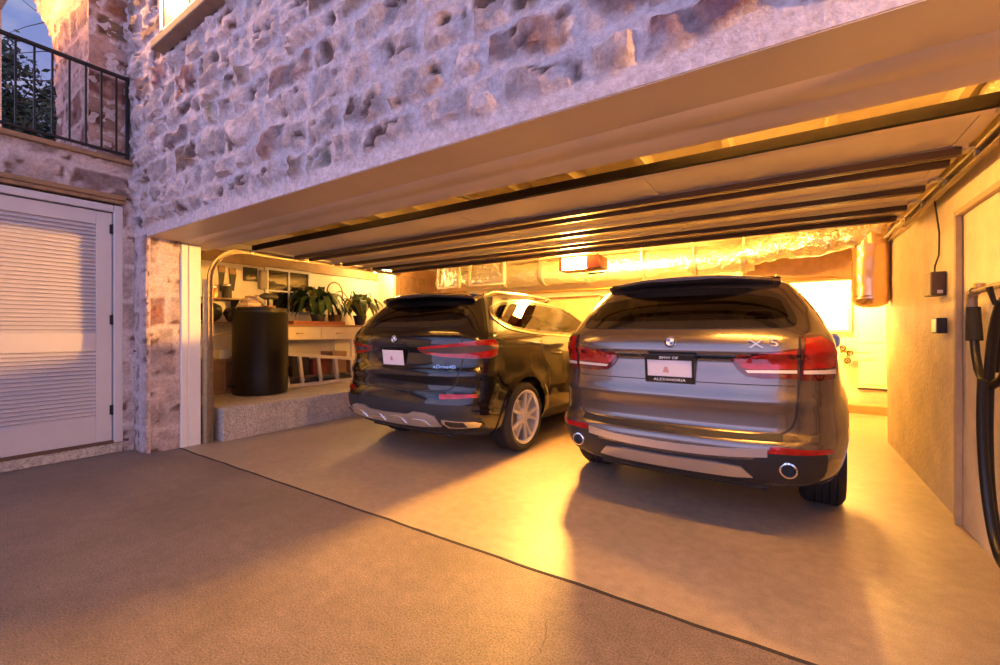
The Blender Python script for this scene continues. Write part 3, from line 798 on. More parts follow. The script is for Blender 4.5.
# ------------------------------------------------------------------ stone walls
def stone_panel(U, V, frame, res=.025, hr=(.15, .27), wr=(.18, .5), relief=.05, warp=.05, mort=.035, seed=1, brown=.3, thick=.3, hole=None, flush=.0, smoothlow=0, tint=(1, 1, 1)):
    """frame(u, v, h) -> xyz ; height field of rough blocks in pale mortar"""
    rnd = random.Random(seed); rows = []; z = -.1
    while z < V+.3:
        h = rnd.uniform(*hr); cols = []; a = -.3-rnd.random()*.3
        while a < U+.4:
            w = rnd.uniform(*wr)
            t = rnd.random()
            if t < brown: c = (rnd.uniform(.14, .26), rnd.uniform(.092, .155), rnd.uniform(.075, .125))
            else:
                g = rnd.uniform(.30, .52); c = (g*1.02, g*.86, g*.84)
            cols.append((a, a+w, rnd.uniform(.25, 1.0)*(.8 if t >= brown else 1), c, rnd.uniform(-.35, .35), rnd.uniform(-.35, .35), rnd.uniform(0, .06))); a += w
        rows.append((z, z+h, cols)); z += h
    nu = max(2, int(U/res)); nv = max(2, int(V/res)); vs = []; col = []
    mc = (.60, .545, .565)
    off = Vector((seed*3.1, seed*1.7, 0))
    for j in range(nv+1):
        for i in range(nu+1):
            u = U*i/nu; v = V*j/nv
            q = Vector((u*2.6, v*2.6, 0))+off
            uu = u+warp*noise.noise(q); vv = v+warp*noise.noise(q+Vector((9, 4, 2)))
            q2 = Vector((u*11, v*11, 3))+off
            uu += .028*noise.noise(q2); vv += .028*noise.noise(q2+Vector((5, 5, 5)))
            hgt = 0; c = mc
            for (z0, z1, cols) in rows:
                if z0 <= vv < z1:
                    for (a, b, am, cc, tx, ty, jj) in cols:
                        if a <= uu < b:
                            d = min(uu-a, b-uu, vv-z0, z1-vv)-mort*.5-jj*.25
                            if d > 0:
                                k = sstep(0, .022, d)
                                n1 = noise.fractal(Vector((u*7, v*7, am*9))+off, .9, 2.1, 3)
                                n2 = noise.noise(Vector((u*3.3, v*3.3, am*20)))
                                hgt = k*(am*relief*.45+relief*(.38*n1+.3*n2)+relief*(tx*(uu-(a+b)/2)+ty*(vv-(z0+z1)/2))*2)
                                t = k*(.85+.15*min(1, max(-1, n1*2)))
                                cc2 = tuple(x*(1+.6*n1) for x in cc)
                                # smeared mortar over part of the stone
                                sm = sstep(.05, .5, noise.fractal(Vector((u*4.2, v*4.2, 31))+off, .8, 2.2, 3))*.7
                                t *= 1-sm; hgt *= 1-sm*.35
                                pit = k*sstep(.30, .46, noise.fractal(Vector((u*4.6, v*6.5, 77))+off, .8, 2.2, 3))
                                cc2 = tuple(cc2[x]+((.13, .08, .065)[x]-cc2[x])*pit for x in range(3)); t = t+(1-t)*pit*.8; hgt -= pit*relief*.3
                                c = tuple(mc[x]+(cc2[x]-mc[x])*t for x in range(3))
                            break
                    break
            hgt += .010*noise.fractal(Vector((u*14, v*14, 8)), .8, 2.2, 2)
            if smoothlow and v < smoothlow: 
                k = sstep(smoothlow*.45, smoothlow, v); hgt *= k; c = tuple(mc[x]*1.05+(c[x]-mc[x]*1.05)*k for x in range(3))
            vs.append(frame(u, v, hgt+flush)); col.append((c[0]*tint[0], c[1]*tint[1], c[2]*tint[2]))
    mb = MB(); mb.v = vs; fs = []
    for j in range(nv):
        for i in range(nu):
            a = j*(nu+1)+i
            if hole and hole(U*(i+.5)/nu, V*(j+.5)/nv): continue
            fs.append((a, a+1, a+nu+2, a+nu+1))
    # skirt and back
    base = len(vs); bc = [(0, 0), (U, 0), (U, V), (0, V)]
    edge = [i for i in range(nu+1)]+[j*(nu+1)+nu for j in range(1, nv+1)]+[nv*(nu+1)+i for i in range(nu-1, -1, -1)]+[j*(nu+1) for j in range(nv-1, 0, -1)]
    for e in edge:
        j, i = divmod(e, nu+1); vs.append(frame(U*i/nu, V*j/nv, -thick)); col.append(mc)
    n = len(edge)
    for k in range(n if not hole else 0): fs.append((edge[k], base+k, base+(k+1) % n, edge[(k+1) % n]))
    if not hole: fs.append(tuple(base+k for k in range(n)))
    mb.f = fs
    if hole:
        mb.v = vs[:base]; col = col[:base]
    return mb, col
OX0, OX1 = -5.66, .90       # garage opening
ZS = 2.30                  # soffit height
XWL = -6.0
YF_ = 1.80                  # stone face
# main facade above the opening
mb, col = stone_panel(7.95, 2.9, lambda u, v, h: (-6.3+u, YF_-h, ZS+v), seed=3, thick=.31, smoothlow=.14, hr=(.15, .30), wr=(.2, .62), relief=.105, mort=.028, brown=.30, warp=.06, res=.023)
struct(mb.build('wall_front', 'stone', None, 40, col=col))
# left pier of the opening
mb, col = stone_panel(.31, ZS+.02, lambda u, v, h: (OX0+h, YF_-.01+u, v), seed=8, thick=.17, relief=.022, hr=(.3, .55), wr=(.4, .9), mort=.02, brown=.12)
struct(mb.build('wall_front_pier', 'stone', None, 40, col=col))
mb, col = stone_panel(.40, ZS+.02, lambda u, v, h: (-6.05+u, YF_-h, v), seed=9, thick=.03, relief=.025, hr=(.25, .45), wr=(.2, .4), mort=.03, brown=.15)
struct(mb.build('wall_front_pier_face', 'stone', None, 40, col=col))
mb, col = stone_panel(.13, 2.72, lambda u, v, h: (XWL+h, 1.695+u, v), seed=19, thick=.06, relief=.02, hr=(.25, .45), wr=(.3, .5), mort=.03, brown=.15)
struct(mb.build('wall_left_return', 'stone', None, 40, col=col))
# band of stone above the louvred door, terrace edge
mb, col = stone_panel(5.0, .36, lambda u, v, h: (-6.05+h, -3.14+u, 2.75+v), seed=12, thick=.25, relief=.035, hr=(.33, .37), wr=(.35, .8), mort=.02, brown=.3)
struct(mb.build('wall_left_band', 'stone', None, 40, col=col))
b = MB(); b.box(-12, -5.99, -3.2, 1.84, 3.11, 3.16); struct(b.build('trim_1', 'wood', None, bevel=.008)); bpy.data.objects['trim_1'].data.materials[0] = M['wood']
struct(MB().box(-12, -6.32, -3.2, 1.84, 2.85, 3.10).build('terrace_slab', 'platform'))
b = MB(); b.box(-6.2, -5.965, -3.2, 1.72, 2.70, 2.75); b.box(-6.2, -5.98, -3.2, 1.72, 2.66, 2.70); struct(b.build('trim_2', 'wood', None, bevel=.006))
# arched porch pier on the terrace (lit by the added porch lantern)
def arch_wall():
    xr, xo, xl, yf, yb = -6.22, -7.56, -13.5, 1.5, 1.86
    pts = [(xr, 3.16), (xr, 8.4), (xl-.6, 8.4), (xl-.6, 3.16), (xl, 3.16), (xl, 7.9)]
    f = pchip([3.16, 4.3, 4.75, 5.05, 5.3, 5.6, 6.2, 7.0, 7.8], [0, 0, .08, .25, .5, .85, 1.5, 2.6, 4.4])
    for i in range(29):
        z = 7.8-(7.8-4.3)*i/28; pts.append((xo-f(z), z))
    pts += [(xo, 3.16)]
    return MB().prism(pts, yf, yb, 'y')
def vec_stone_mat():
    m, nt, out = newmat('porch_stone'); L = nt.links.new
    b = N(nt, 'ShaderNodeBsdfPrincipled'); b.inputs['Roughness'].default_value = .9
    tc = N(nt, 'ShaderNodeTexCoord'); w = N(nt, 'ShaderNodeTexNoise'); w.inputs['Scale'].default_value = 3
    mp = N(nt, 'ShaderNodeMapping'); mp.inputs['Scale'].default_value = (1.6, 1.6, 3.2)
    ad = N(nt, 'ShaderNodeMixRGB'); ad.inputs[0].default_value = .12
    L(tc.outputs['Object'], w.inputs['Vector']); L(tc.outputs['Object'], ad.inputs[1]); L(w.outputs['Color'], ad.inputs[2]); L(ad.outputs[0], mp.inputs['Vector'])
    v = N(nt, 'ShaderNodeTexVoronoi', feature='F1'); v.distance = 'CHEBYCHEV'; v.inputs['Scale'].default_value = 1.6
    v2 = N(nt, 'ShaderNodeTexVoronoi', feature='DISTANCE_TO_EDGE'); v2.inputs['Scale'].default_value = 1.6
    L(mp.outputs[0], v.inputs['Vector']); L(mp.outputs[0], v2.inputs['Vector'])
    n1 = N(nt, 'ShaderNodeTexNoise'); n1.inputs['Scale'].default_value = 12; n1.inputs['Detail'].default_value = 8
    L(tc.outputs['Object'], n1.inputs['Vector'])
    r = N(nt, 'ShaderNodeValToRGB'); r.color_ramp.elements[0].color = (.34, .2, .15, 1); r.color_ramp.elements[1].color = (.62, .5, .42, 1)
    r.color_ramp.elements[0].position = .2; r.color_ramp.elements[1].position = .75
    L(v.outputs['Color'], r.inputs['Fac']); r2 = N(nt, 'ShaderNodeValToRGB'); r2.color_ramp.elements[0].color = (.6, .55, .5, 1); r2.color_ramp.elements[0].position = .3; r2.color_ramp.elements[1].position = .65
    L(n1.outputs['Fac'], r2.inputs['Fac'])
    mu = N(nt, 'ShaderNodeMixRGB', blend_type='MULTIPLY'); mu.inputs[0].default_value = 1; L(r.outputs[0], mu.inputs[1]); L(r2.outputs[0], mu.inputs[2]); L(mu.outputs[0], b.inputs['Base Color'])
    mt = N(nt, 'ShaderNodeMath', operation='ADD'); mr = N(nt, 'ShaderNodeMapRange'); mr.inputs['From Max'].default_value = .06; L(v2.outputs['Distance'], mr.inputs['Value'])
    L(mr.outputs[0], mt.inputs[0]); L(n1.outputs['Fac'], mt.inputs[1])
    bp = N(nt, 'ShaderNodeBump'); bp.inputs['Distance'].default_value = .05; bp.inputs['Strength'].default_value = .9
    L(mt.outputs[0], bp.inputs['Height']); L(bp.outputs[0], b.inputs['Normal']); L(b.outputs[0], out.inputs[0]); return m
M['porchstone'] = vec_stone_mat()
struct(arch_wall().build('wall_porch_arch', 'stone_smooth', None, 30, col=[(.5, .4, .34)]*80))
_fa = pchip([3.16, 4.3, 4.75, 5.05, 5.3, 5.6, 6.2, 7.0, 7.8], [0, 0, .08, .25, .5, .85, 1.5, 2.6, 4.4])
mb, col = stone_panel(3.2, 3.3, lambda u, v, h: (-9.42+u, 1.49-h, 3.16+v), seed=21, thick=.0, relief=.05, hr=(.2, .4), wr=(.3, .7), mort=.03, brown=.35, tint=(.85, .66, .56), hole=lambda u, v: -9.42+u < -7.56-_fa(3.16+v)+.01)
struct(mb.build('wall_porch_pier', 'stone', None, 40, col=col))
mb, col = stone_panel(.34, 3.3, lambda u, v, h: (-6.21+h, 1.47+u, 3.16+v), seed=22, thick=.0, relief=.04, hr=(.25, .4), wr=(.3, .6), mort=.03, brown=.4, tint=(.9, .72, .62))
struct(mb.build('wall_porch_pier_side', 'stone', None, 40, col=col))
# porch ceiling and a lantern added out of view to light the arch
struct(MB().box(-8.2, -5.6, .2, 1.86, 6.9, 7.0).build('porch_ceiling', 'wood'))
lt = thing('added_porch_lantern', 'added black lantern hanging unseen from the porch ceiling above the terrace', 'lamp', (-7.0, .8, 5.75))
b = MB().lathe([(0, .22), (.05, .2), (.12, .12), (.12, .1)], 6); b.box(-.004, .004, -.004, .004, .2, 1.0)
b.build('lantern_cap', 'iron', lt); MB().lathe([(.11, -.14), (.12, -.14), (.12, -.12), (0, -.12)], 6).build('lantern_base', 'iron', lt)
MB().lathe([(0, -.1), (.05, -.08), (.055, 0), (.04, .06), (0, .07)], 14).build('bulb', 'porch', lt, 60)
# facade window above the garage with its sill
w = MB(); w.box(-5.06, -4.98, YF_-.09, YF_, 4.13, 5.2).box(-3.92, -3.84, YF_-.09, YF_, 4.13, 5.2).box(-5.06, -3.84, YF_-.09, YF_, 4.13, 4.19).box(-4.47, -4.43, YF_-.09, YF_, 4.13, 5.2)
wi = struct(w.build('window_1', 'trim', None, bevel=.005)); MB().box(-4.98, -3.92, YF_-.08, YF_-.065, 4.19, 5.2).build('pane', pbr('warm_pane', (.3, .2, .1), .2, emit=(1, .42, .1), estr=.45), wi)
s_ = MB(); s_.box(-5.2, -3.7, YF_-.12, YF_, 4.05, 4.13); struct(s_.build('trim_3', pbr('sill_stone', (.26, .18, .13), .7, var=.15, bump=.3), None, bevel=.012))

# lantern added out of view right of the opening, warms the driveway
mb, col = stone_panel(2.1, ZS+.02, lambda u, v, h: (1.0+u, YF_-h, v), seed=31, thick=.05, relief=.04, res=.05)
struct(mb.build('wall_front_right', 'stone', None, 40, col=col))
lt = thing('added_wall_lantern', 'added unseen black lantern on the stone wall right of the garage opening', 'lamp', (1.75, 1.52, 2.25))
MB().box(-.05, .05, .2, .25, -.1, .15).tube([(0, .22, .08), (0, .1, .2), (0, 0, .2)], .012, 8).build('bracket', 'iron', lt)
b = MB().lathe([(0, .2), (.03, .19), (.10, .12), (.10, .11), (0, .11)], 6); b.lathe([(0, -.14), (.07, -.14), (.08, -.12), (0, -.12)], 6); b.build('lantern_frame', 'iron', lt)
MB().lathe([(0, -.06), (.035, -.045), (.045, 0), (.03, .06), (0, .08)], 14).build('bulb', emis('added_lantern_glow', (1, .45, .08), 3800), lt, 60)

# ------------------------------------------------------------------ ground
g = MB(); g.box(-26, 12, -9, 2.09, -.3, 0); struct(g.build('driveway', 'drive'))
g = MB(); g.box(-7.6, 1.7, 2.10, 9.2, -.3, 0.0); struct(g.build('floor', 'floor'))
g = MB()
pth = [(OX0+.02+6.9*i/60, 2.09+.012*noise.noise(Vector((i*.4, 0, 0))), .0) for i in range(61)]
V = []; F = []
for i, (x, y, z) in enumerate(pth):
    wd = .010+.006*noise.noise(Vector((i*.7, 3, 0))); V += [(x, y-wd, .0025), (x, y+wd, .0025)]
    V += [(x, y-wd, -.01), (x, y+wd, -.01)]
for i in range(60):
    a = i*4; F += [(a, a+1, a+5, a+4), (a, a+4, a+6, a+2), (a+1, a+3, a+7, a+5)]
g.add(V, F); struct(g.build('trim_4', 'joint'))
def crack(name, pts, w=.004):
    g = MB(); V = []
    rr = random.Random(len(pts)*5+int(pts[0][0]*10)); P = []
    for i in range(len(pts)-1):
        for k in range(8):
            f = k/8; P.append((pts[i][0]+(pts[i+1][0]-pts[i][0])*f+rr.uniform(-.012, .012), pts[i][1]+(pts[i+1][1]-pts[i][1])*f+rr.uniform(-.012, .012)))
    for x, y in P: V += [(x-w/2, y-w/2, .0015), (x+w/2, y+w/2, .0015)]
    g.add(V, [(2*i, 2*i+1, 2*i+3, 2*i+2) for i in range(len(P)-1)])
    o = g.build(name, 'crack'); o['kind'] = 'structure'; return o
crack('driveway_crack', [(-.82, 1.95), (-.9, 1.75), (-.83, 1.55), (-.95, 1.3), (-.93, 1.1)])
struct(MB().box(-26, 14, 9.3, 30, -.4, -.02).box(-40, -12.5, -9, 30, -.5, -.03).build('ground', 'dark'))
# raised workshop platform along the left side
struct(MB().box(-7.6, -5.52, 2.48, 9.0, 0, .39).build('platform', 'platform', None, bevel=.012))

# ------------------------------------------------------------------ garage shell
struct(MB().box(-7.6, -7.4, 2.45, 9.2, 0, 2.72).build('wall_left', 'wall'))
struct(MB().box(-7.6, -6.0, 2.17, 2.42, 0, 2.72).build('wall_front_left', 'wall'))
struct(MB().box(-7.6, 1.7, 9.0, 9.2, 0, 2.72).build('wall_back', 'wall'))
struct(MB().box(.975, 1.5, 1.83, 6.8, 0, 2.72).build('wall_right', 'stucco'))
struct(MB().box(1.38, 1.6, 6.8, 9.2, 0, 2.72).build('wall_right_recess', 'stucco'))
struct(MB().box(-7.7, 1.7, 2.3, 9.25, 2.70, 2.85).build('ceiling', 'ceiling'))
# header above the back right opening
struct(MB().box(-.6, 1.4, 7.75, 7.95, 2.02, 2.70).build('trim_5', pbr('brown_header', (.42, .27, .16), .6, var=.15), None, bevel=.01))
# ceiling joists seen in the gap behind the lintel
for k in range(12):
    x = -5.6+k*.58; struct(MB().box(x, x+.045, 2.46, 5.2, 2.58, 2.70).build('trim_6', 'woodlight'))
# lintel soffit: stone return, then a lower painted board with a rounded stop
s_ = MB(); s_.box(OX0-.1, 1.5, YF_+.006, 2.12, ZS-.004, ZS+.014); s_.box(OX0-.1, 1.5, YF_+.18, 2.12, ZS+.014, ZS+.30); struct(s_.build('lintel', 'soffit', None))
prof = [(2.11, ZS-.002), (2.14, ZS-.014), (2.22, ZS-.026), (2.26, ZS-.018), (2.30, ZS-.026), (2.34, ZS-.04), (2.43, ZS-.045), (2.43, ZS+.39), (2.11, ZS+.39)]
struct(MB().prism(prof, OX0-.15, 1.5, 'x').build('lintel_board', 'soffit', None, 35))
# white jamb casing left of the opening
b = MB()
b.prism([(2.105, -5.95), (2.105, OX0+.0), (2.115, OX0+.018), (2.165, OX0+.018), (2.17, OX0+.006), (2.182, OX0+.006), (2.188, OX0+.018), (2.30, OX0+.018), (2.31, OX0), (2.31, -5.95)], 0, ZS-.03, 'z')
b.v = [(y, x, z) for x, y, z in b.v]
struct(b.build('trim_7', 'trim', None))
# door track, torsion bar, sectional door
tr = thing('door_track', 'grey steel track curving up beside the left jamb', 'track', (-5.625, 2.385, 0))
def channel(path, w=.055, d=.03):
    mb = MB(); n = len(path); V = []
    for i, p in enumerate(path):
        a = Vector(path[max(0, i-1)]); c = Vector(path[min(n-1, i+1)]); t = (c-a).normalized(); sd = Vector((1, 0, 0)); nn = t.cross(sd)
        p = Vector(p)
        for dx, dn in ((0, -w/2), (d, -w/2), (d, -w/2+.008), (.006, -w/2+.008), (.006, w/2-.008), (d, w/2-.008), (d, w/2), (0, w/2)): V.append(p+sd*dx+nn*dn)
    F = [(i*8+j, i*8+(j+1) % 8, (i+1)*8+(j+1) % 8, (i+1)*8+j) for i in range(n-1) for j in range(8)]
    F += [tuple(range(8)), tuple((n-1)*8+j for j in reversed(range(8)))]
    return mb.add(V, F)
path = [(0, 0, .0), (0, 0, 1.0), (0, 0, 1.90)]+[(0, .38-.38*cos(a*pi/24), 1.90+.38*sin(a*pi/24)) for a in range(1, 13)]+[(0, 3.0, 2.28)]
channel(path).build('rail', 'track', tr, 40)
MB().box(-.035, -.002, -.06, .03, .0, 1.9).build('angle_bracket', 'steel', tr)
for z in (.5, 1.1, 1.7): MB().lathe([(0, 0), (.012, 0), (.012, .012), (0, .014)], 6, Matrix.Translation((0, -.03, z)) @ Matrix.Rotation(pi/2, 4, 'Y')).build('bolt', 'steel', tr)
tr2 = dup(tr, (.895, 2.385, 0), None, 'grey steel track curving up beside the right wall')
tr2.scale = (-1, 1, 1)
gd = struct(thing('door_2', 'overhead garage door rolled up under the ceiling, dark ribs across its sections', 'garage door', (0, 0, 0)))
DY = [2.87, 3.45, 4.03, 4.61, 5.19]; DX0, DX1 = -5.57, .82; DZ = 2.315
for i in range(4):
    y0, y1 = DY[i]+.004, DY[i+1]-.004
    p = MB(); pr = [(y0, DZ-.004), (y0+.05, DZ-.012), (y0+.06, DZ), (y1-.06, DZ), (y1-.05, DZ-.012), (y1, DZ-.004), (y1, DZ+.045), (y0, DZ+.045)]
    p.prism(pr, DX0, DX1, 'x'); s_ = p.build('door_section', 'doorpanel', gd, 30)
    for x in (DX0+.02, -4.1, -2.47, -.85, DX1-.07): MB().box(x, x+.05, y0+.07, y1-.07, DZ-.006, DZ).build('stile', 'doorpanel', s_)
def strut(y, w=.085, hh=.05):
    q = MB(); q.prism([(y-w/2, DZ-.012), (y-w/2+.012, DZ-hh), (y+w/2-.012, DZ-hh), (y+w/2, DZ-.012)], DX0+.05, DX1-.03, 'x'); q.build('strut', 'strut', gd)
for y, w in ((3.40, .07), (3.60, .05), (4.16, .08), (4.72, .08), (5.12, .08)): strut(y, w)
q = MB(); q.prism([(2.83, DZ-.012), (2.868, DZ-.012), (2.868, DZ+.046), (2.83, DZ+.046)], DX0+.02, 1.0, 'x'); q.build('bottom_rail', pbr('black_rubber_rail', (.012, .01, .009), .7, spec=.06), gd)
for i, y in enumerate(DY):
    for x, sg in ((DX0, -1), (DX1, 1)):
        r_ = MB(); r_.box(x-.03, x+.03, y-.04, y+.04, DZ-.02, DZ-.008); r_.lathe([(0, -.008), (.022, -.008), (.022, .008), (0, .008)], 12, Matrix.Translation((x+sg*.045, y, DZ-.03)) @ Matrix.Rotation(pi/2, 4, 'Y'))
        r_.build('roller_hinge', 'steel', gd)
# opener with lit lens and its rail
op = thing('garage_door_opener', 'red brown garage door opener with a glowing white light lens', 'garage door opener', (-2.3, 5.5, 2.195))
b = MB(); rbox(b, .20, .0, 0, .20, .30, .17, .03); b.box(-.27, .12, -.13, .14, .075, .09).box(-.27, .12, -.13, .14, -.09, -.078).box(-.28, -.235, -.14, .15, -.09, .09)
b.build('housing', 'redbox', op, 40)
b = MB(); rbox(b, -.055, .0, 0, .34, .24, .145, .02); b.build('light_lens', 'lens', op, 40)
MB().box(-.015, .015, -2.9, -.1, .24, .27).build('drive_rail', 'steel', op)
b = MB(); b.box(-.14, -.115, -.01, .01, .09, .505).box(.2, .225, -.01, .01, .08, .505); b.build('hanger', 'steel', op)
MB().tube([(.05, .1, -.12), (.3, .0, -.13)], .012, 6).build('pull_handle', 'dark', op)

# ------------------------------------------------------------------ louvred door on the left
dr = struct(bpy.data.objects.new('door_1', None)); COL.objects.link(dr); dr['label'] = 'white louvred double panel door left of the garage opening'
XW = -6.03
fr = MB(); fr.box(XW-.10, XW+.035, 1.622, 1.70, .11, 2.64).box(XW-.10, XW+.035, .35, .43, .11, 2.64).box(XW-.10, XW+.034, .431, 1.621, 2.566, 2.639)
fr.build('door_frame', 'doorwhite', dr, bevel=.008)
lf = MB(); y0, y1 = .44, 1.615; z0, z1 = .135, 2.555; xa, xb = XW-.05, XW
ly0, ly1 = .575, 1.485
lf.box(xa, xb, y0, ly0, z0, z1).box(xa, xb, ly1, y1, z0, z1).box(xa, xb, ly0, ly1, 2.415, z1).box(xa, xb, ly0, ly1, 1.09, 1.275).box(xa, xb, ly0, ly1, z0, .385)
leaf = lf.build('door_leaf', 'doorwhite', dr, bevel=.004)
def louvres(za, zb):
    l = MB(); n = int((zb-za)/.0385)
    for k in range(n):
        z = za+(zb-za)*(k+.5)/n
        l.box(XW-.026, XW-.016, ly0, ly1, z-.026, z+.026, Matrix.Rotation(radians(-38), 3, 'Y'))
    l.box(XW-.05, XW-.044, ly0, ly1, za, zb)
    l.build('louvre_panel', 'doorwhite', dr)
louvres(1.275, 2.415); louvres(.385, 1.09)
for z in (2.385, 1.42, .46):
    h_ = MB(); h_.tube([(XW+.012, 1.618, z-.055), (XW+.012, 1.618, z+.055)], .010, 8); h_.box(XW-.002, XW+.006, 1.595, 1.64, z-.05, z+.05); h_.build('hinge', 'iron', dr)
MB().box(XW-.3, XW+.03, .3, 1.75, .105, .135).build('threshold', pbr('dark_sill', (.1, .055, .04), .6), dr)
struct(MB().box(-7.4, XW-.11, -3.2, 1.86, -.1, .104).box(XW-.15, XW+.02, -3.2, 1.79, 0, .105).build('door_step', 'platform', None, bevel=.01))
struct(MB().box(XW-.35, XW-.11, -3.2, .345, .1, 2.70).box(XW-.35, XW-.12, .345, 1.86, 2.64, 2.70).box(XW-.5, XW-.42, .2, 1.86, .1, 2.7).build('wall_left_outer', 'stucco'))
b = MB(); b.tube([(-6.02, 1.79, 1.085), (-5.96, 1.80, 1.08), (-5.85, 1.83, 1.07), (-5.80, 1.885, 1.07), (-5.785, 1.89, 1.05)], .009, 8); b.lathe([(0, 0), (.025, 0), (.025, .008), (0, .01)], 10, Matrix.Translation((-6.0, 1.82, 1.085)) @ Matrix.Rotation(pi/2, 4, 'X'))
tag(b.build('door_hook', 'iron', None, 50), 'thin iron hook on the stone pier between louvred door and garage opening', 'hook')

# ------------------------------------------------------------------ balcony railing
rl = thing('balcony_railing', 'black iron balcony railing along the terrace edge over the louvred door', 'railing', (-6.06, 0, 3.16))
MB().box(-.022, .022, -3.2, 1.77, .885, .915).build('top_rail', 'iron', rl, bevel=.004)
MB().box(-.015, .015, -3.2, 1.77, .055, .08).build('bottom_rail', 'iron', rl, bevel=.003)
y = 1.66
for k in range(32):
    MB().box(-.008, .008, y-.008, y+.008, .07, .89).build('baluster', 'iron', rl); y -= .123
MB().box(-.018, .018, 1.74, 1.77, 0, .92).build('end_post', 'iron', rl)

# ------------------------------------------------------------------ trees behind the terrace
def tree(name, label, cx, cy, cz, rx, ry, rz_, n, base, seed, leaf=.11, gaps=.25):
    t = thing(name, label, 'tree', (cx, cy, 0), 0, None); rnd = random.Random(seed)
    b = MB(); b.tube([(0, 0, base), (.1, .05, cz-rz_*.9), (.05, 0, cz), (0, .1, cz+rz_*.5)], .16, 8, rfun=lambda f: .17*(1-.8*f)); b.build('trunk', 'bark', t, 60)
    b = MB()
    for k in range(16):
        a = rnd.random()*2*pi; e = rnd.uniform(-.2, .9); L = rnd.uniform(.7, 1.05); p0 = Vector((.05, 0, cz-rz_*rnd.uniform(0, .8)))
        p2 = Vector((cos(a)*cos(e)*rx*L, sin(a)*cos(e)*ry*L, cz+sin(e)*rz_*L)); pm = p0.lerp(p2, .5)+Vector((0, 0, .12))
        b.tube([p0, pm, p2], .02, 5, rfun=lambda f: .045*(1-.85*f))
    b.build('branches', 'bark', t, 60)
    m = MB()
    cl = [(Vector((rnd.gauss(0, .45)*rx, rnd.gauss(0, .45)*ry, cz+rnd.gauss(0, .45)*rz_)), rnd.uniform(.25, .5)) for _ in range(34)]
    V = []; F = []
    for k in range(n):
        c, r = cl[rnd.randrange(len(cl))]; p = c+Vector((rnd.gauss(0, r*.6), rnd.gauss(0, r*.6), rnd.gauss(0, r*.5)))
        d = Vector((rnd.gauss(0, 1), rnd.gauss(0, 1), rnd.gauss(0, .6)-.3)).normalized(); s = d.orthogonal().normalized(); s.rotate(Matrix.Rotation(rnd.random()*6.3, 3, d))
        l = leaf*rnd.uniform(.7, 1.4); i = len(V); V += [p, p+d*l*.5+s*l*.22, p+d*l, p+d*l*.5-s*l*.22]; F.append((i, i+1, i+2, i+3))
    m.add(V, F); m.build('foliage', 'treeleaf', t)
    return t
tree('tree', 'dark leafy tree behind the terrace railing', -17.6, 2.3, 7.0, 2.3, 2.3, 1.5, 9000, -.1, 4, .17)
t = thing('bare_branches', 'thin dark bare branches against the sky above the terrace', 'tree', (-15.2, 4.2, 0))
b = MB(); rnd = random.Random(5)
b.tube([(-.9, 1.4, -.05), (-.9, 1.4, 8.0), (-.6, 1.1, 11)], .1, 8, rfun=lambda f: .16*(1-.6*f)); b.build('trunk', 'bark', t)
b = MB()
for k in range(10):
    p = Vector((-.7, 1.2, rnd.uniform(8.6, 10.8))); d = Vector((rnd.uniform(-.3, .5), -1, rnd.uniform(-.45, .15)))
    for s in range(3):
        q = [p]
        for i in range(6):
            d = (d+Vector((rnd.gauss(0, .2), rnd.gauss(0, .15), rnd.gauss(0, .2)))).normalized(); q.append(q[-1]+d*.4)
        b.tube(q, .02, 5, rfun=lambda f: .026*(1-.8*f)); p = q[2]
b.build('twigs', 'bark', t)
# ------------------------------------------------------------------ ducts and pipes under the ceiling
def foil_duct(path, r, seg=20, amp=.02, seed=0, bands=True):
    mb = MB(); P = []
    for i in range(len(path)-1):
        a, b = Vector(path[i]), Vector(path[i+1]); m = max(2, int((b-a).length/.035))
        for k in range(m): P.append(a.lerp(b, k/m))
    P.append(Vector(path[-1])); mb.tube(P, r, seg)
    vs = []
    for i, v in enumerate(mb.v):
        v = Vector(v); c = P[min(len(P)-1, i//seg)]; d = v-c
        vs.append(tuple(c+d*(1+amp/r*(noise.noise(v*7+Vector((seed, 0, 0)))+.6*noise.noise(v*17)))))
    mb.v = vs; return mb
du = thing('air_duct', 'long foil wrapped round duct across the back of the garage ceiling', 'duct', (0, 7.15, 2.36))
foil_duct([(-6.6, .5, .02), (-5.2, .1, 0), (-3, 0, 0), (-.4, 0, 0)], .21, 24, .015, 1).build('duct_wrap', 'foil', du, 60)
for x in (-4.6, -3.75, -2.9, -1.95, -1.2, -.55):
    MB().tube([(x, 0, 0), (x+.06, 0, 0)], .232, 24).build('strap_band', 'steel', du, 40)
    MB().box(x+.02, x+.045, -.235, -.23, 0, .36).build('hanger_strap', 'steel', du)
du = thing('air_duct', 'crumpled foil duct crossing to the drop pipe at the back right corner', 'duct', (0, 6.9, 2.40))
foil_duct([(-.55, .2, -.02), (-.1, -.1, .02), (.3, -.25, .0), (.62, -.3, .06), (.95, -.3, .08)], .17, 22, .045, 7).build('duct_wrap', 'foil', du, 60)
du = thing('air_duct', 'shiny round vertical duct hanging down in the back right corner', 'duct', (.80, 6.62, 0))
foil_duct([(0, 0, 2.55), (0, 0, 1.70)], .178, 24, .008, 2).build('duct_pipe', 'copperfoil', du, 60)
MB().lathe([(0, 1.57), (.08, 1.575), (.14, 1.60), (.175, 1.65), (.182, 1.71)], 24).build('end_cap', 'copperfoil', du, 60)
MB().tube([(0, 0, 2.12), (0, 0, 2.15)], .183, 24).build('strap_band', 'copperfoil', du, 40)
MB().tube([(0, 0, 1.67), (0, 0, 1.69)], .184, 24).build('strap_band', 'copperfoil', du, 40)
du = thing('air_duct', 'lumpy foil wrapped pipe along the top of the right wall', 'duct', (.895, 0, 2.50))
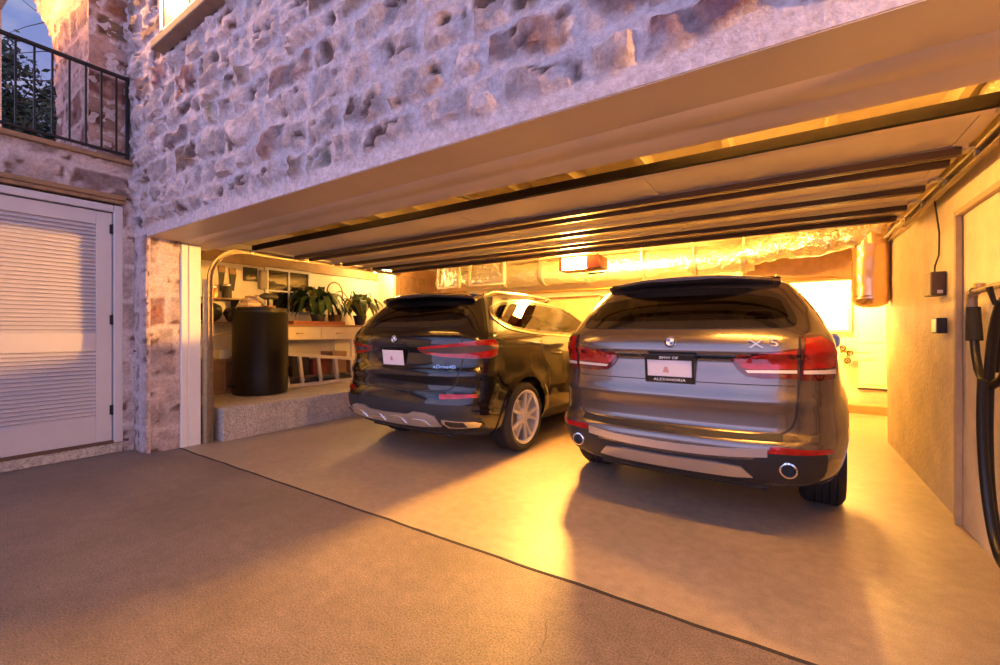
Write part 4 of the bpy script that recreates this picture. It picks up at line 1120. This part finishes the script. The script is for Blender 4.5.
foil_duct([(0, 2.7, .02), (-.02, 4.2, 0), (.0, 5.2, .01), (-.02, 6.6, -.03)], .055, 14, .016, 4).build('duct_wrap', 'foil', du, 60)
for k, (dx, dz, r) in enumerate(((-.05, -.10, .012), (-.02, -.15, .016), (.01, -.19, .010))):
    p = [(.93+dx+.015*noise.noise(Vector((i*.9, k*5, 0))), 2.7+i*.2, 2.50+dz+.02*noise.noise(Vector((i*.7, k*9, 2)))) for i in range(20)]
    tag(MB().tube(p, r, 8).build('pipe', ('brass', 'aluminium', 'steel')[k], None, 60), ('thin brass pipe just under the foil wrapped pipe on the right wall', 'silver pipe, middle of the three below the foil wrapped pipe', 'lowest thin steel pipe along the top of the right wall')[k], 'pipe')
tag(MB().tube([(-6.85, 7.55, 2.06), (-.7, 7.55, 2.06)], .025, 10).build('pipe', 'brass', None, 60), 'straight brass pipe running below the back duct behind the cars', 'pipe')
tag(MB().tube([(-.6, 7.732, 2.06), (.55, 7.732, 2.06), (.56, 7.73, 2.04)], .018, 10).build('pipe', 'brass', None, 60), 'brass pipe along the foot of the brown header at back right', 'pipe')
# framed foil panels hung by the ceiling at the back left
for k, (x, w) in enumerate(((-5.9, .5), (-5.1, .75))):
    t = thing('insulation_panel', ('narrow foil insulation panel above the black car', 'wide framed foil insulation panel beside the long duct')[k], 'insulation', (x, 6.7, 2.18))
    mb = MB(); nx = 14; V = []; F = []
    for j in range(9):
        for i in range(nx+1): V.append((w*i/nx, .03*noise.noise(Vector((i*.5, j*.6, k*9)))+.06*j/8, .42*j/8))
    for j in range(8):
        for i in range(nx): a = j*(nx+1)+i; F.append((a, a+1, a+nx+2, a+nx+1))
    o = mb.add(V, F).build('foil_sheet', 'foil', t, 60); sm = o.modifiers.new('s', 'SOLIDIFY'); sm.thickness = .01
    MB().box(-.03, w+.03, -.02, .03, -.03, .0).box(-.03, 0, -.02, .05, 0, .45).box(w, w+.03, -.02, .05, 0, .45).build('frame', 'woodlight', t)

# ------------------------------------------------------------------ back wall
wn = struct(bpy.data.objects.new('glare_panel', None)); COL.objects.link(wn)  # white panel whose glow stands in for lamp glare
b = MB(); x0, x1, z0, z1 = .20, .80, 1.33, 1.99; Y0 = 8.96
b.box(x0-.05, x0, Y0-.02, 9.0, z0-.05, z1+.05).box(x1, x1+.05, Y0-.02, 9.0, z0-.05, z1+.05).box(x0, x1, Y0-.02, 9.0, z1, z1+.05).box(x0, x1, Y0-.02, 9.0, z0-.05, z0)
b.build('window_frame', 'woodlight', wn, bevel=.004); MB().box(x0, x1, Y0, Y0+.01, z0, z1).build('glare_pane', 'glarepane', wn)
d3 = struct(bpy.data.objects.new('door_3', None)); COL.objects.link(d3)
b = MB(); b.box(.94, 1.31, 8.94, 8.985, .40, 1.82); b.box(.98, 1.27, 8.93, 8.94, .46, 1.05).box(.98, 1.27, 8.93, 8.94, 1.12, 1.76)
b.build('door_leaf', 'white', d3, bevel=.006); MB().box(.93, 1.32, 8.93, 9.0, .37, .395).build('bottom_rail', 'dark', d3)
struct(MB().box(-.5, 1.38, 8.86, 9.0, 0, .13).build('baseboard_back', pbr('brown_step', (.45, .27, .13), .6, var=.1), None, bevel=.01))
v = thing('pipe_valve', 'dark pipe valves with a thin rod on the back wall by the glare panel', 'valve', (.80, 8.90, .93))
b = MB(); b.tube([(-.12, 0, .14), (-.06, 0, .10), (0, 0, .02), (.0, 0, -.1), (-.03, 0, -.16)], .022, 8); b.tube([(-.1, 0, .04), (.06, 0, .06)], .026, 8); b.tube([(0, .02, -.04), (0, .1, -.04)], .02, 8); b.build('valve_body', 'brass', v, 50)
MB().tube([(.02, -.02, .03), (.27, -.02, .03)], .008, 6).build('rod', 'wood', v)
for x, z in ((-.07, .1), (.02, .02), (-.01, -.1)): MB().lathe([(.035, -.008), (.045, 0), (.035, .008), (.025, 0)], 14, Matrix.Translation((x, -.05, z)) @ Matrix.Rotation(pi/2, 4, 'X'), True).lathe([(0, -.006), (.012, -.006), (.012, .05), (0, .05)], 8, Matrix.Translation((x, -.05, z)) @ Matrix.Rotation(-pi/2, 4, 'X')).build('handwheel', 'dark', v, 40)
cb = thing('storage_cabinet', 'tall tan two door cabinet on the back wall between the cars', 'cabinet', (-3.9, 8.68, 0))
MB().box(-.75, .75, -.28, .3, 0, 2.02).build('body', 'cardboard', cb, bevel=.008)
for x in (-.74, .005): 
    o = MB().box(x, x+.735, -.30, -.281, .05, 1.98).build('door', pbr('tan_door', (.5, .34, .18), .5, var=.1), cb, bevel=.005); MB().box(x+(.68 if x < -.1 else .02), x+(.70 if x < -.1 else .04), -.33, -.3, .95, 1.1).build('handle', 'steel', o)
# brown closet at the end of the left wall
c_ = thing('closet', 'brown closet with a cream corner post at the far end of the workshop', 'closet', (-7.395, 6.45, .392))
MB().box(.0, .45, .06, 2.5, 0, 2.3).build('body', pbr('brown_panel', (.34, .19, .10), .5, var=.12), c_); MB().box(0, .47, 0, .06, 0, 2.3).build('corner_post', 'woodlight', c_, bevel=.005)
o = MB().box(.45, .465, .2, .95, .05, 2.1).build('door', 'wood', c_, bevel=.004); MB().lathe([(0, 0), (.02, .005), (.025, .03), (0, .05)], 10, Matrix.Translation((.465, .28, 1.0)) @ Matrix.Rotation(pi/2, 4, 'Y')).build('knob', 'brass', o, 50)
M['addeddimtube'] = emis('added_dim_tube_glow', (1, .46, .08), 70)
M['addedtube'] = emis('added_tube_glow', (1, .44, .07), 330)
fl = thing('fluorescent_lamp', 'short glowing fluorescent tube lamp under the ceiling beyond the plants', 'lamp', (-6.85, 6.1, 2.52))
MB().box(-.3, .35, -.05, .05, .03, .178).build('housing', 'white', fl, bevel=.006); MB().tube([(-.28, 0, 0), (.33, 0, 0)], .022, 10).build('tube', 'tube', fl, 60)
bl = thing('added_bulb', 'added glowing bulb hidden behind the brown header at back right', 'lamp', (.45, 8.35, 2.16))  # added bulb, unseen behind the header, brightens the back right floor
MB().lathe([(0, -.06), (.04, -.045), (.055, 0), (.03, .06), (.02, .08)], 14).build('bulb', emis('added_bulb_glow', (1, .47, .08), 6500), bl, 60); MB().lathe([(.022, .08), (.03, .08), (.03, .14), (.008, .15), (.008, .54)], 12).build('socket', 'dark', bl, 40)

b2 = thing('added_bulb', 'added hidden ceiling bulb above the roof of the grey car beyond the rolled up door', 'lamp', (-.45, 5.85, 2.53))  # added bulb, hidden by the door, lights right wall and ceiling gap
MB().lathe([(0, -.06), (.04, -.045), (.055, 0), (.03, .06), (.02, .08)], 14).build('bulb', emis('added_bulb_glow_front', (1, .45, .075), 650), b2, 60); MB().lathe([(.022, .08), (.03, .08), (.03, .14), (.008, .15), (.008, .17)], 12).build('socket', 'dark', b2, 40)

for x, lb, mt in ((.1, 'added tube lamp hidden behind the lintel at the right end of the opening', 'addedtube'), (-3.2, 'dimmer added tube lamp hidden behind the lintel near the middle of the opening', 'addeddimtube')):  # tubes added out of view to lift the light near the opening
    t = thing('added_tube', lb, 'lamp', (x, 2.62, 2.47)); MB().box(-.65, .65, -.07, .06, .042, .09).box(-.65, .65, .047, .052, -.042, .0).box(-.65, -.645, -.05, .05, -.03, .05).box(.645, .65, -.05, .05, -.03, .05).build('housing', 'white', t); MB().tube([(-.6, 0, .02), (.6, 0, .02)], .018, 10).build('tube', M[mt], t, 60)  # housing lip keeps the added light off the door's bottom rail
    MB().box(-.5, -.47, -.01, .01, .12, .24).box(.47, .5, -.01, .01, .12, .24).build('hanger', 'steel', t)

# ------------------------------------------------------------------ workshop on the platform
PZ = .39
struct(MB().box(-7.4, -7.36, 2.45, 6.4, 2.38, 2.56).build('trim_8', pbr('tan_board', (.42, .28, .16), .6, var=.12), None, bevel=.004))
w2 = struct(bpy.data.objects.new('window_2', None)); COL.objects.link(w2)
b = MB(); y0, y1, z0, z1 = 4.03, 4.77, 1.64, 2.34; X = -7.4
for a in ((y0-.06, y0, z0-.06, z1+.06), (y1, y1+.06, z0-.06, z1+.06), (y0, y1, z1, z1+.06), (y0, y1, z0-.06, z0)): b.box(X, X+.04, *a)
b.box(X, X+.03, (y0+y1)/2-.014, (y0+y1)/2+.014, z0, z1).box(X, X+.03, y0, y1, (z0+z1)/2-.014, (z0+z1)/2+.014)
b.build('window_frame', 'trim', w2, bevel=.003); MB().box(X, X+.012, y0, y1, z0, z1).build('pane', 'darkglass', w2)
p = thing('picture_frame', 'small black square frame on the left wall beside the window', 'picture', (-7.395, 3.74, 2.23)); MB().box(0, .025, -.11, .11, -.11, .11).build('frame', 'dark', p, bevel=.004); MB().box(.024, .03, -.085, .085, -.085, .085).build('picture', 'darkglass', p)
p = thing('electric_panel', 'grey electric panel box between the black frame and window', 'electric panel', (-7.395, 3.94, 2.16)); MB().box(0, .06, -.06, .06, -.16, .16).build('box', 'greypanel', p, bevel=.006); MB().box(.06, .068, -.05, .05, -.14, .14).build('door', 'greypanel', p, bevel=.004)
wb = thing('workbench', 'long cream workbench with drawers along the left wall', 'workbench', (-7.08, 4.95, PZ))
MB().box(-.31, .34, -1.15, 1.2, .985, 1.02).build('top', pbr('red_wood_top', (.36, .17, .08), .4, var=.15), wb, bevel=.006)
MB().box(-.3, .30, -1.12, 1.17, .76, .984).build('apron', 'woodlight', wb, bevel=.004)
for k in range(3):
    y0 = -1.08+k*.755; o = MB().box(.30, .318, y0, y0+.72, .775, .965).build('drawer', 'woodlight', wb, bevel=.006)
    MB().tube([(.318, y0+.29, .87), (.345, y0+.31, .87), (.345, y0+.41, .87), (.318, y0+.43, .87)], .008, 6).build('handle', 'brass', o)
for x in (-.26, .26):
    for y in (-1.05, .35, 1.1): MB().tube([(x, y, .76), (x, y, .35), (x, y+.05, 0)], .022, 8).build('leg', 'white', wb, 50)
MB().box(-.28, .26, -1.05, 1.1, .13, .15).build('lower_shelf', 'wood', wb)
# barrel
br = thing('barrel', 'large black plastic barrel standing on the edge of the platform', 'barrel', (-6.46, 3.42, PZ))
R = .365; H = 1.235
pr = [(0, 0), (R-.03, 0), (R-.006, .015), (R-.002, .06), (R, .3), (R, H-.09), (R+.006, H-.08), (R+.006, H-.05), (R-.004, H-.045), (R-.004, H-.02)]
MB().lathe(pr, 48).build('drum', 'blackplastic', br, 35)
MB().lathe([(R+.008, H-.03), (R+.010, H), (R-.02, H+.012), (R-.05, H), (0, H)], 48).build('lid', 'blackplastic', br, 35)
MB().lathe([(.0, 0), (.022, 0), (.022, .05), (.012, .05), (.012, .09), (0, .09)], 12, Matrix.Translation((0, -R, .14)) @ Matrix.Rotation(pi/2, 4, 'X')).build('spigot', 'blackplastic', br, 40)
for k, (dw, c) in enumerate(((.16, 'cloth'), (.145, 'woodlight'), (.125, 'cloth'), (.10, 'woodlight'), (.07, 'cloth'))):
    o = MB(); rbox(o, -6.62, 3.36, PZ+H+.032+.036*k, dw*2, dw*1.6, .035, .014)
    tag(o.build('folded_cloth', c, None, 50), ('bottom pinkish folded cloth of the pile on the barrel lid', 'second folded cloth from the bottom of the pile on the barrel', 'middle pinkish folded cloth of the pile on the barrel', 'second folded cloth from the top of the pile on the barrel', 'small top folded cloth of the pile on the barrel')[k], 'cloth', 'folded cloths on the barrel')
t = thing('power_drill', 'dark power drill lying on the barrel lid beside the folded cloths', 'drill', (-6.38, 3.5, PZ+H+.012))
b = MB(); b.lathe([(0, -.12), (.04, -.12), (.05, -.06), (.05, .06), (.035, .1), (.02, .13), (.008, .14), (.006, .2), (0, .2)], 14, Matrix.Translation((0, 0, .17)) @ Matrix.Rotation(pi/2, 4, 'X')); b.build('body', 'dark', t, 40)
MB().box(-.025, .025, -.02, .05, .03, .14).build('grip', 'blackplastic', t, bevel=.008); MB().box(-.05, .05, -.05, .08, 0, .035).build('battery', 'redtool', t, bevel=.006)
# ladder lying on its side
ld = thing('ladder', 'aluminium step ladder lying on its side in front of the workbench', 'ladder', (-6.66, 3.75, PZ))
MB().box(-.02, .02, 0, 2.15, .0, .055).build('rail', 'aluminium', ld, bevel=.004)
def slant(y0, z0, y1, z1, w=.055):
    L = hypot(y1-y0, z1-z0); a = atan2(z1-z0, y1-y0); m = MB().box(-.02, .02, 0, L, -w/2, w/2); Rm = Matrix.Rotation(a, 3, 'X'); m.v = [tuple(Rm @ Vector(v)+Vector((-.06*(z0+v[1]*sin(a)), y0, z0))) for v in m.v]; return m
slant(.05, .56, 2.1, .33).build('rail', 'aluminium', ld, bevel=.004)
for yb, yt in ((.08, -.0), (.46, .36), (.80, .70), (1.13, 1.04), (1.46, 1.38), (1.78, 1.71)):
    zt = .56-.112*yt; slant(yb, .03, yt+.06, zt, .05).build('rung', 'aluminium', ld)
slant(.22, .05, .14, .54, .03).build('brace', 'aluminium', ld)
# plants
def plant(label, x, y, z, rad, hgt, n, seed, edge):
    t = thing('potted_plant', label, 'plant', (x, y, z), 0, 'potted plants on the workbench'); rnd = random.Random(seed)
    MB().lathe([(0, 0), (.09, 0), (.12, .15), (.13, .15), (.13, .19), (.112, .19), (.105, .16), (0, .155)], 24).build('pot', 'dark', t, 40)
    for part, mat, cnt, w in (('leaves', 'leaf', n, .05), ('pale_leaves', 'leafedge', edge, .045)):
        V = []; F = []
        for k in range(cnt):
            a = 2*pi*k/cnt+rnd.uniform(-.3, .3); L = rad*rnd.uniform(.75, 1.15); up = hgt*rnd.uniform(.55, 1.0); dr = rnd.uniform(.4, 1.0); m = 9; b0 = len(V)
            if rnd.random() < .25: L *= .5; dr *= .3; up *= 1.1
            for i in range(m):
                f = i/(m-1); r = .02+L*(f**.85); zz = .15+up*sin(min(1, f*1.15)*pi*.62)*1.0-dr*f**2.6*(up*.9+.08)
                ww = w*(sin(pi*min(1, .12+f*.88))**.6)*1.25; c, s = cos(a), sin(a)
                if c*r+x < -7.36: r = (-7.36-x)/c
                for o, lift in ((-ww, .012), (0, 0), (ww, .012)): V.append((r*c-o*s, r*s+o*c, zz+lift))
            for i in range(m-1):
                q = b0+i*3; F += [(q, q+1, q+4, q+3), (q+1, q+2, q+5, q+4)]
        MB().add(V, F).build(part, mat, t, 80)
    return t
plant('bushy dark green potted plant with drooping leaves in front of the window', -7.0, 4.72, PZ+1.02, .5, .54, 64, 3, 12)
plant('droopy green and yellow potted plant beside the hooped basket', -6.98, 5.62, PZ+1.02, .42, .5, 34, 8, 18)
bk = thing('basket', 'wicker basket with a tall hoop handle behind the potted plants', 'basket', (-7.24, 5.24, PZ+1.02))
MB().lathe([(0, 0), (.10, 0), (.13, .2), (.12, .2), (.09, .02), (0, .02)], 20).build('bowl', 'wicker', bk, 40)
MB().tube([(0, -.125, .18), (0, -.17, .5)]+[(0, -.17*cos(pi*k/14), .62+.2*sin(pi*k/14)) for k in range(15)]+[(0, .17, .5), (0, .125, .18)], .012, 8).build('hoop_handle', 'wicker', bk, 60)
ty = thing('tray', 'low red brown wooden tray along the front of the workbench', 'tray', (-6.85, 4.62, PZ+1.02))
b = MB(); b.box(-.08, .08, -.5, .5, 0, .012).box(-.08, -.07, -.5, .5, .012, .06).box(.07, .08, -.5, .5, .012, .06).box(-.07, .07, -.5, -.49, .012, .06).box(-.07, .07, .49, .5, .012, .06); b.build('tray_body', pbr('red_tray', (.33, .10, .05), .5, var=.2), ty, bevel=.002)
# boxes and paint tins below the bench
for k, (y, w, h, m, lb) in enumerate(((3.95, .26, .22, 'cardboard', 'small brown carton under the near end of the workbench'), (4.30, .30, .34, 'dark', 'dark storage box under the workbench beside the small carton'), (4.68, .30, .26, 'redtool', 'red tool box under the middle of the workbench'), (5.06, .30, .38, 'cardboard', 'tall brown carton under the workbench beside the red tool box'), (5.45, .3, .24, 'wood', 'brown wooden crate under the far end of the workbench'))):
    t = thing('box', lb, 'box', (-7.02, y, PZ+.15)); MB().box(-.17, .17, -w/2, w/2, 0, h).build('body', m, t, bevel=.006); MB().box(-.175, .175, -w/2-.005, w/2+.005, h-.05, h+.01).build('lid', m, t, bevel=.006)
# clutter at the near end of the workshop
sh = thing('wall_shelf', 'wooden wall shelf crowded with tools behind the left door track', 'shelf', (-7.39, 3.02, 1.78))
MB().box(0, .26, -.52, .5, 0, .025).build('board', 'wood', sh, bevel=.003)
for y in (-.45, .42): MB().prism([(.0, -.2), (.02, -.2), (.24, -.0), (0, 0)], y, y+.02, 'y').build('bracket', 'iron', sh)
items = [(-.42, .10, .16, 'redtool', 'can', 'red can on the wall shelf'), (-.26, .12, .2, 'dark', 'jar', 'dark jar on the wall shelf beside the red can'), (-.08, .1, .12, 'white', 'can', 'white can in the middle of the wall shelf'), (.1, .13, .17, 'brass', 'can', 'brass coloured can on the wall shelf'), (.3, .12, .22, 'dark', 'jar', 'tall dark jar at the far end of the wall shelf')]
for y, r, h, m, nm, lb in items:
    t = thing(nm, lb, nm, (-7.25, 3.02+y, 1.806), 0, 'cans and jars on the wall shelf'); r *= .55
    MB().lathe([(0, 0), (r, 0), (r, h*.8), (r*.9, h*.86), (0, h*.86)], 16).build('body', m, t, 40); MB().lathe([(0, h*.86), (r*.8, h*.86), (r*.8, h), (0, h)], 16).build('lid', 'steel', t, 40)
for k, (y, z, L) in enumerate(((3.30, 2.32, .30), (3.46, 2.30, .26))):
    t = thing('hand_saw' if k == 0 else 'wire_brush', ('dark hand saw hanging on the left wall above the shelf', 'dark long brush hanging on the left wall beside the saw')[k], 'tool', (-7.4, y, z))
    MB().prism([(-.05, 0), (.05, 0), (.06, -.1), (-.04, -.1)], 0, .02, 'x').build('handle', 'wood', t); MB().prism([(-.04, -.1), (.055, -.1), (.02, -.1-L), (-.02, -.1-L)], .004, .01 if k == 0 else .03, 'x').build('blade' if k == 0 else 'bristles', 'dark', t)
cb = thing('cabinet', 'low brown cabinet standing on the platform left of the barrel', 'cabinet', (-7.12, 3.22, PZ))
MB().box(-.26, .26, -.5, .26, 0, .50).build('body', 'wood', cb, bevel=.005)
for y in (-.48, -.11): o = MB().box(.26, .275, y, y+.355, .04, .47).build('door', pbr('brown_door', (.2, .12, .07), .5, var=.2), cb, bevel=.004); MB().box(.275, .29, y+.16, y+.2, .38, .4).build('knob', 'brass', o)
for y, s, m, lb in ((3.14, .14, 'white', 'small white carton on top of the low brown cabinet'), (3.40, .12, 'woodlight', 'cream carton beside the white one on the low cabinet')):
    t = thing('carton', lb, 'box', (-7.0, y, PZ+.502)); MB().box(-.08, .08, -s/2, s/2, 0, s).build('body', m, t, bevel=.003); MB().box(-.03, .03, -s/2-.001, s/2+.001, s-.001, s+.002).build('tape', 'cardboard', t)
t = thing('shelf_unit', 'dark shelf holding black bags behind the barrel', 'shelf', (-7.2, 3.1, PZ+.70))
MB().box(-.18, .2, -.55, .45, .32, .345).build('board', 'wood', t)
for y in (-.5, .4): MB().box(-.18, -.14, y, y+.04, -.7, .32).build('post', 'wood', t)
for k, (y, r, lb) in enumerate(((2.70, .13, 'black bag nearest the door track on the dark shelf'), (3.02, .16, 'round black bag in the middle of the dark shelf'), (3.34, .125, 'smaller black bag next to the barrel top on the dark shelf'))):
    b = MB(); V = []; F = []; n = 14
    b.lathe([(0, 0)]+[(r*sin(pi*i/10)**.7, r*(1-cos(pi*i/10))*.9) for i in range(1, 10)]+[(0, r*1.8)], 16, Matrix.Translation((-7.12, y, PZ+1.047)))
    b.v = [tuple(Vector(v)+Vector((1, 1, .6))*.02*noise.noise(Vector(v)*9)) if v[2] > PZ+1.06 else v for v in b.v]
    tag(b.build('bag', 'dark', None, 60), lb, 'bag', 'black bags on the dark shelf')
tag(MB().tube([(-6.98, 2.72, PZ+.52), (-6.95, 2.8, PZ+.7), (-6.95, 3.0, PZ+.84), (-6.97, 3.18, PZ+.88), (-7.0, 3.3, PZ+.86)], .016, 8).build('hose', 'woodlight', None, 60), 'pale hose curving up between low cabinet and dark shelf', 'hose')

# ------------------------------------------------------------------ right wall
XR = .975
b = MB(); b.box(XR-.035, XR, 4.13, 4.17, 0, 2.10).box(XR-.035, XR, 2.4, 4.17, 2.07, 2.105)
b.v = [(x-.003, y, z) for x, y, z in b.v]; tag(b.build('conduit', pbr('tan_conduit', (.46, .34, .21), .5, var=.1), None, bevel=.004), 'square conduit pipe running up the right wall and turning towards the opening', 'conduit')
t = thing('control_box', 'dark control box on the right wall with a cable above it', 'control box', (XR, 4.61, 1.655)); MB().box(-.082, 0, -.11, .11, -.088, .088).build('box', 'redbox', t, bevel=.005); bpy.data.objects[t.children[0].name].data.materials[0] = pbr('dark_brown_metal', (.07, .035, .025), .45)
MB().box(-.086, -.082, -.1, .1, -.08, .08).build('cover', 'greypanel', t, bevel=.002); MB().box(-.05, -.02, -.113, -.11, -.075, -.05).build('switch', 'white', t)
t = thing('outlet_box', 'small dark switch box on the right wall below the control box', 'outlet', (XR, 4.55, 1.34)); MB().box(-.055, 0, -.07, .07, -.058, .058).build('box', 'dark', t, bevel=.004); MB().box(-.06, -.055, -.06, .06, -.05, .05).build('cover', 'steel', t)
tag(MB().tube([(XR-.04, 4.62, 1.744), (XR-.03, 4.66, 1.80), (XR-.012, 4.64, 1.88), (XR-.012, 4.63, 2.05), (XR-.05, 4.6, 2.35)], .006, 6).build('cable', 'dark', None, 60), 'thin cable dropping to the dark control box on the right wall', 'cable')
hs = thing('wall_pipe', 'horizontal metal pipe bracket with elbow on the right wall above the hose', 'pipe', (XR-.07, 0, 0))
MB().tube([(.02, 2.9, 1.54), (0, 3.1, 1.54), (0, 3.63, 1.53)], .018, 10).build('pipe_arm', 'track', hs, 60); MB().tube([(0, 3.63, 1.53), (0, 3.675, 1.525), (0, 3.69, 1.48), (0, 3.685, 1.435)], .026, 12).build('elbow', 'track', hs, 60)
MB().lathe([(.012, 0), (.026, .0), (.026, .025), (.012, .025)], 12, Matrix.Translation((0, 3.56, 1.545))).build('fitting', 'brass', hs, 40); MB().box(.02, .07, 3.2, 3.25, 1.48, 1.60).build('wall_bracket', 'steel', hs)
ho = thing('garden_hose', 'thick black hose coiled in tall loops against the right wall', 'hose', (XR-.065, 0, 0))
MB().tube([(0, 3.683, 1.44), (0, 3.675, 1.34), (0, 3.665, 1.245)], .034, 14, rfun=lambda f: .032+.006*f).build('grip', 'rubber', ho, 60)
MB().tube([(0, 3.665, 1.25), (0, 3.645, 1.17), (0, 3.60, 1.08), (0, 3.52, 1.02), (.0, 3.42, 1.0), (.01, 3.3, 1.05), (.02, 3.15, 1.2)], .021, 12).build('hose_lead', 'hose', ho, 60)
P = []
for k in range(2*40+1):
    a = 2*pi*k/40+.4; lp = k/80
    P.append((.026-.075*lp+.006*sin(a*2.3), 3.11+(.43-.2*lp)*cos(a)*(1-.10*sin(a)), .80+(.72-.10*lp)*sin(a)))
MB().tube(P, .023, 10).build('coil', 'hose', ho, 60)
hk = MB(); hk.tube([(XR, 3.16, 1.44), (XR-.12, 3.16, 1.44), (XR-.14, 3.16, 1.52)], .014, 8); tag(hk.build('wall_hook', 'iron', None, 50), 'iron hook on the right wall carrying the black hose coil', 'hook')

# ------------------------------------------------------------------ sky, camera, view
w = bpy.data.worlds.new('dusk'); SC.world = w; w.use_nodes = True; nt = w.node_tree; nt.nodes.clear(); L = nt.links.new
out = nt.nodes.new('ShaderNodeOutputWorld'); bg = nt.nodes.new('ShaderNodeBackground'); tc = nt.nodes.new('ShaderNodeTexCoord')
sp = nt.nodes.new('ShaderNodeSeparateXYZ'); L(tc.outputs['Generated'], sp.inputs[0])
r = nt.nodes.new('ShaderNodeValToRGB'); e = r.color_ramp.elements
e[0].position = 0; e[0].color = (.62, .52, .92, 1); e[1].position = 1; e[1].color = (.05, .065, .2, 1)
x = e.new(.22); x.color = (.50, .43, .82, 1); x = e.new(.5); x.color = (.24, .36, .82, 1); x = e.new(.68); x.color = (.06, .08, .24, 1)
L(sp.outputs['Z'], r.inputs['Fac'])
nz = nt.nodes.new('ShaderNodeTexNoise'); nz.inputs['Scale'].default_value = 5; nz.inputs['Detail'].default_value = 6; mp = nt.nodes.new('ShaderNodeMapping'); mp.inputs['Scale'].default_value = (1, 1, 2.6)
L(tc.outputs['Generated'], mp.inputs[0]); L(mp.outputs[0], nz.inputs['Vector'])
cr = nt.nodes.new('ShaderNodeValToRGB'); cr.color_ramp.elements[0].position = .48; cr.color_ramp.elements[1].position = .68; L(nz.outputs['Fac'], cr.inputs['Fac'])
mx = nt.nodes.new('ShaderNodeMixRGB'); mx.inputs[2].default_value = (.75, .72, .92, 1); L(cr.outputs[0], mx.inputs[0]); L(r.outputs[0], mx.inputs[1])
my = nt.nodes.new('ShaderNodeMapRange'); my.inputs['From Min'].default_value = .1; my.inputs['From Max'].default_value = -.9; my.inputs['To Min'].default_value = 1.0; my.inputs['To Max'].default_value = 3.4; L(sp.outputs['Y'], my.inputs['Value'])
mm = nt.nodes.new('ShaderNodeMixRGB'); mm.blend_type = 'MULTIPLY'; mm.inputs[0].default_value = 1; L(mx.outputs[0], mm.inputs[1]); L(my.outputs[0], mm.inputs[2])
L(mm.outputs[0], bg.inputs[0]); bg.inputs[1].default_value = .8; L(bg.outputs[0], out.inputs[0])
cam = bpy.data.cameras.new('camera'); co = bpy.data.objects.new('camera', cam); COL.objects.link(co)
cam.sensor_fit = 'HORIZONTAL'; cam.sensor_width = 36; cam.lens = 437*36/1000; cam.shift_y = -.0015; cam.clip_start = .05
co.location = (0, 0, 1.3); co.rotation_euler = (pi/2, 0, radians(33.4)); SC.camera = co
vs = SC.view_settings; vs.view_transform = 'Standard'; vs.look = 'None'; vs.gamma = 1; vs.exposure = -0.08; vs.use_curve_mapping = False
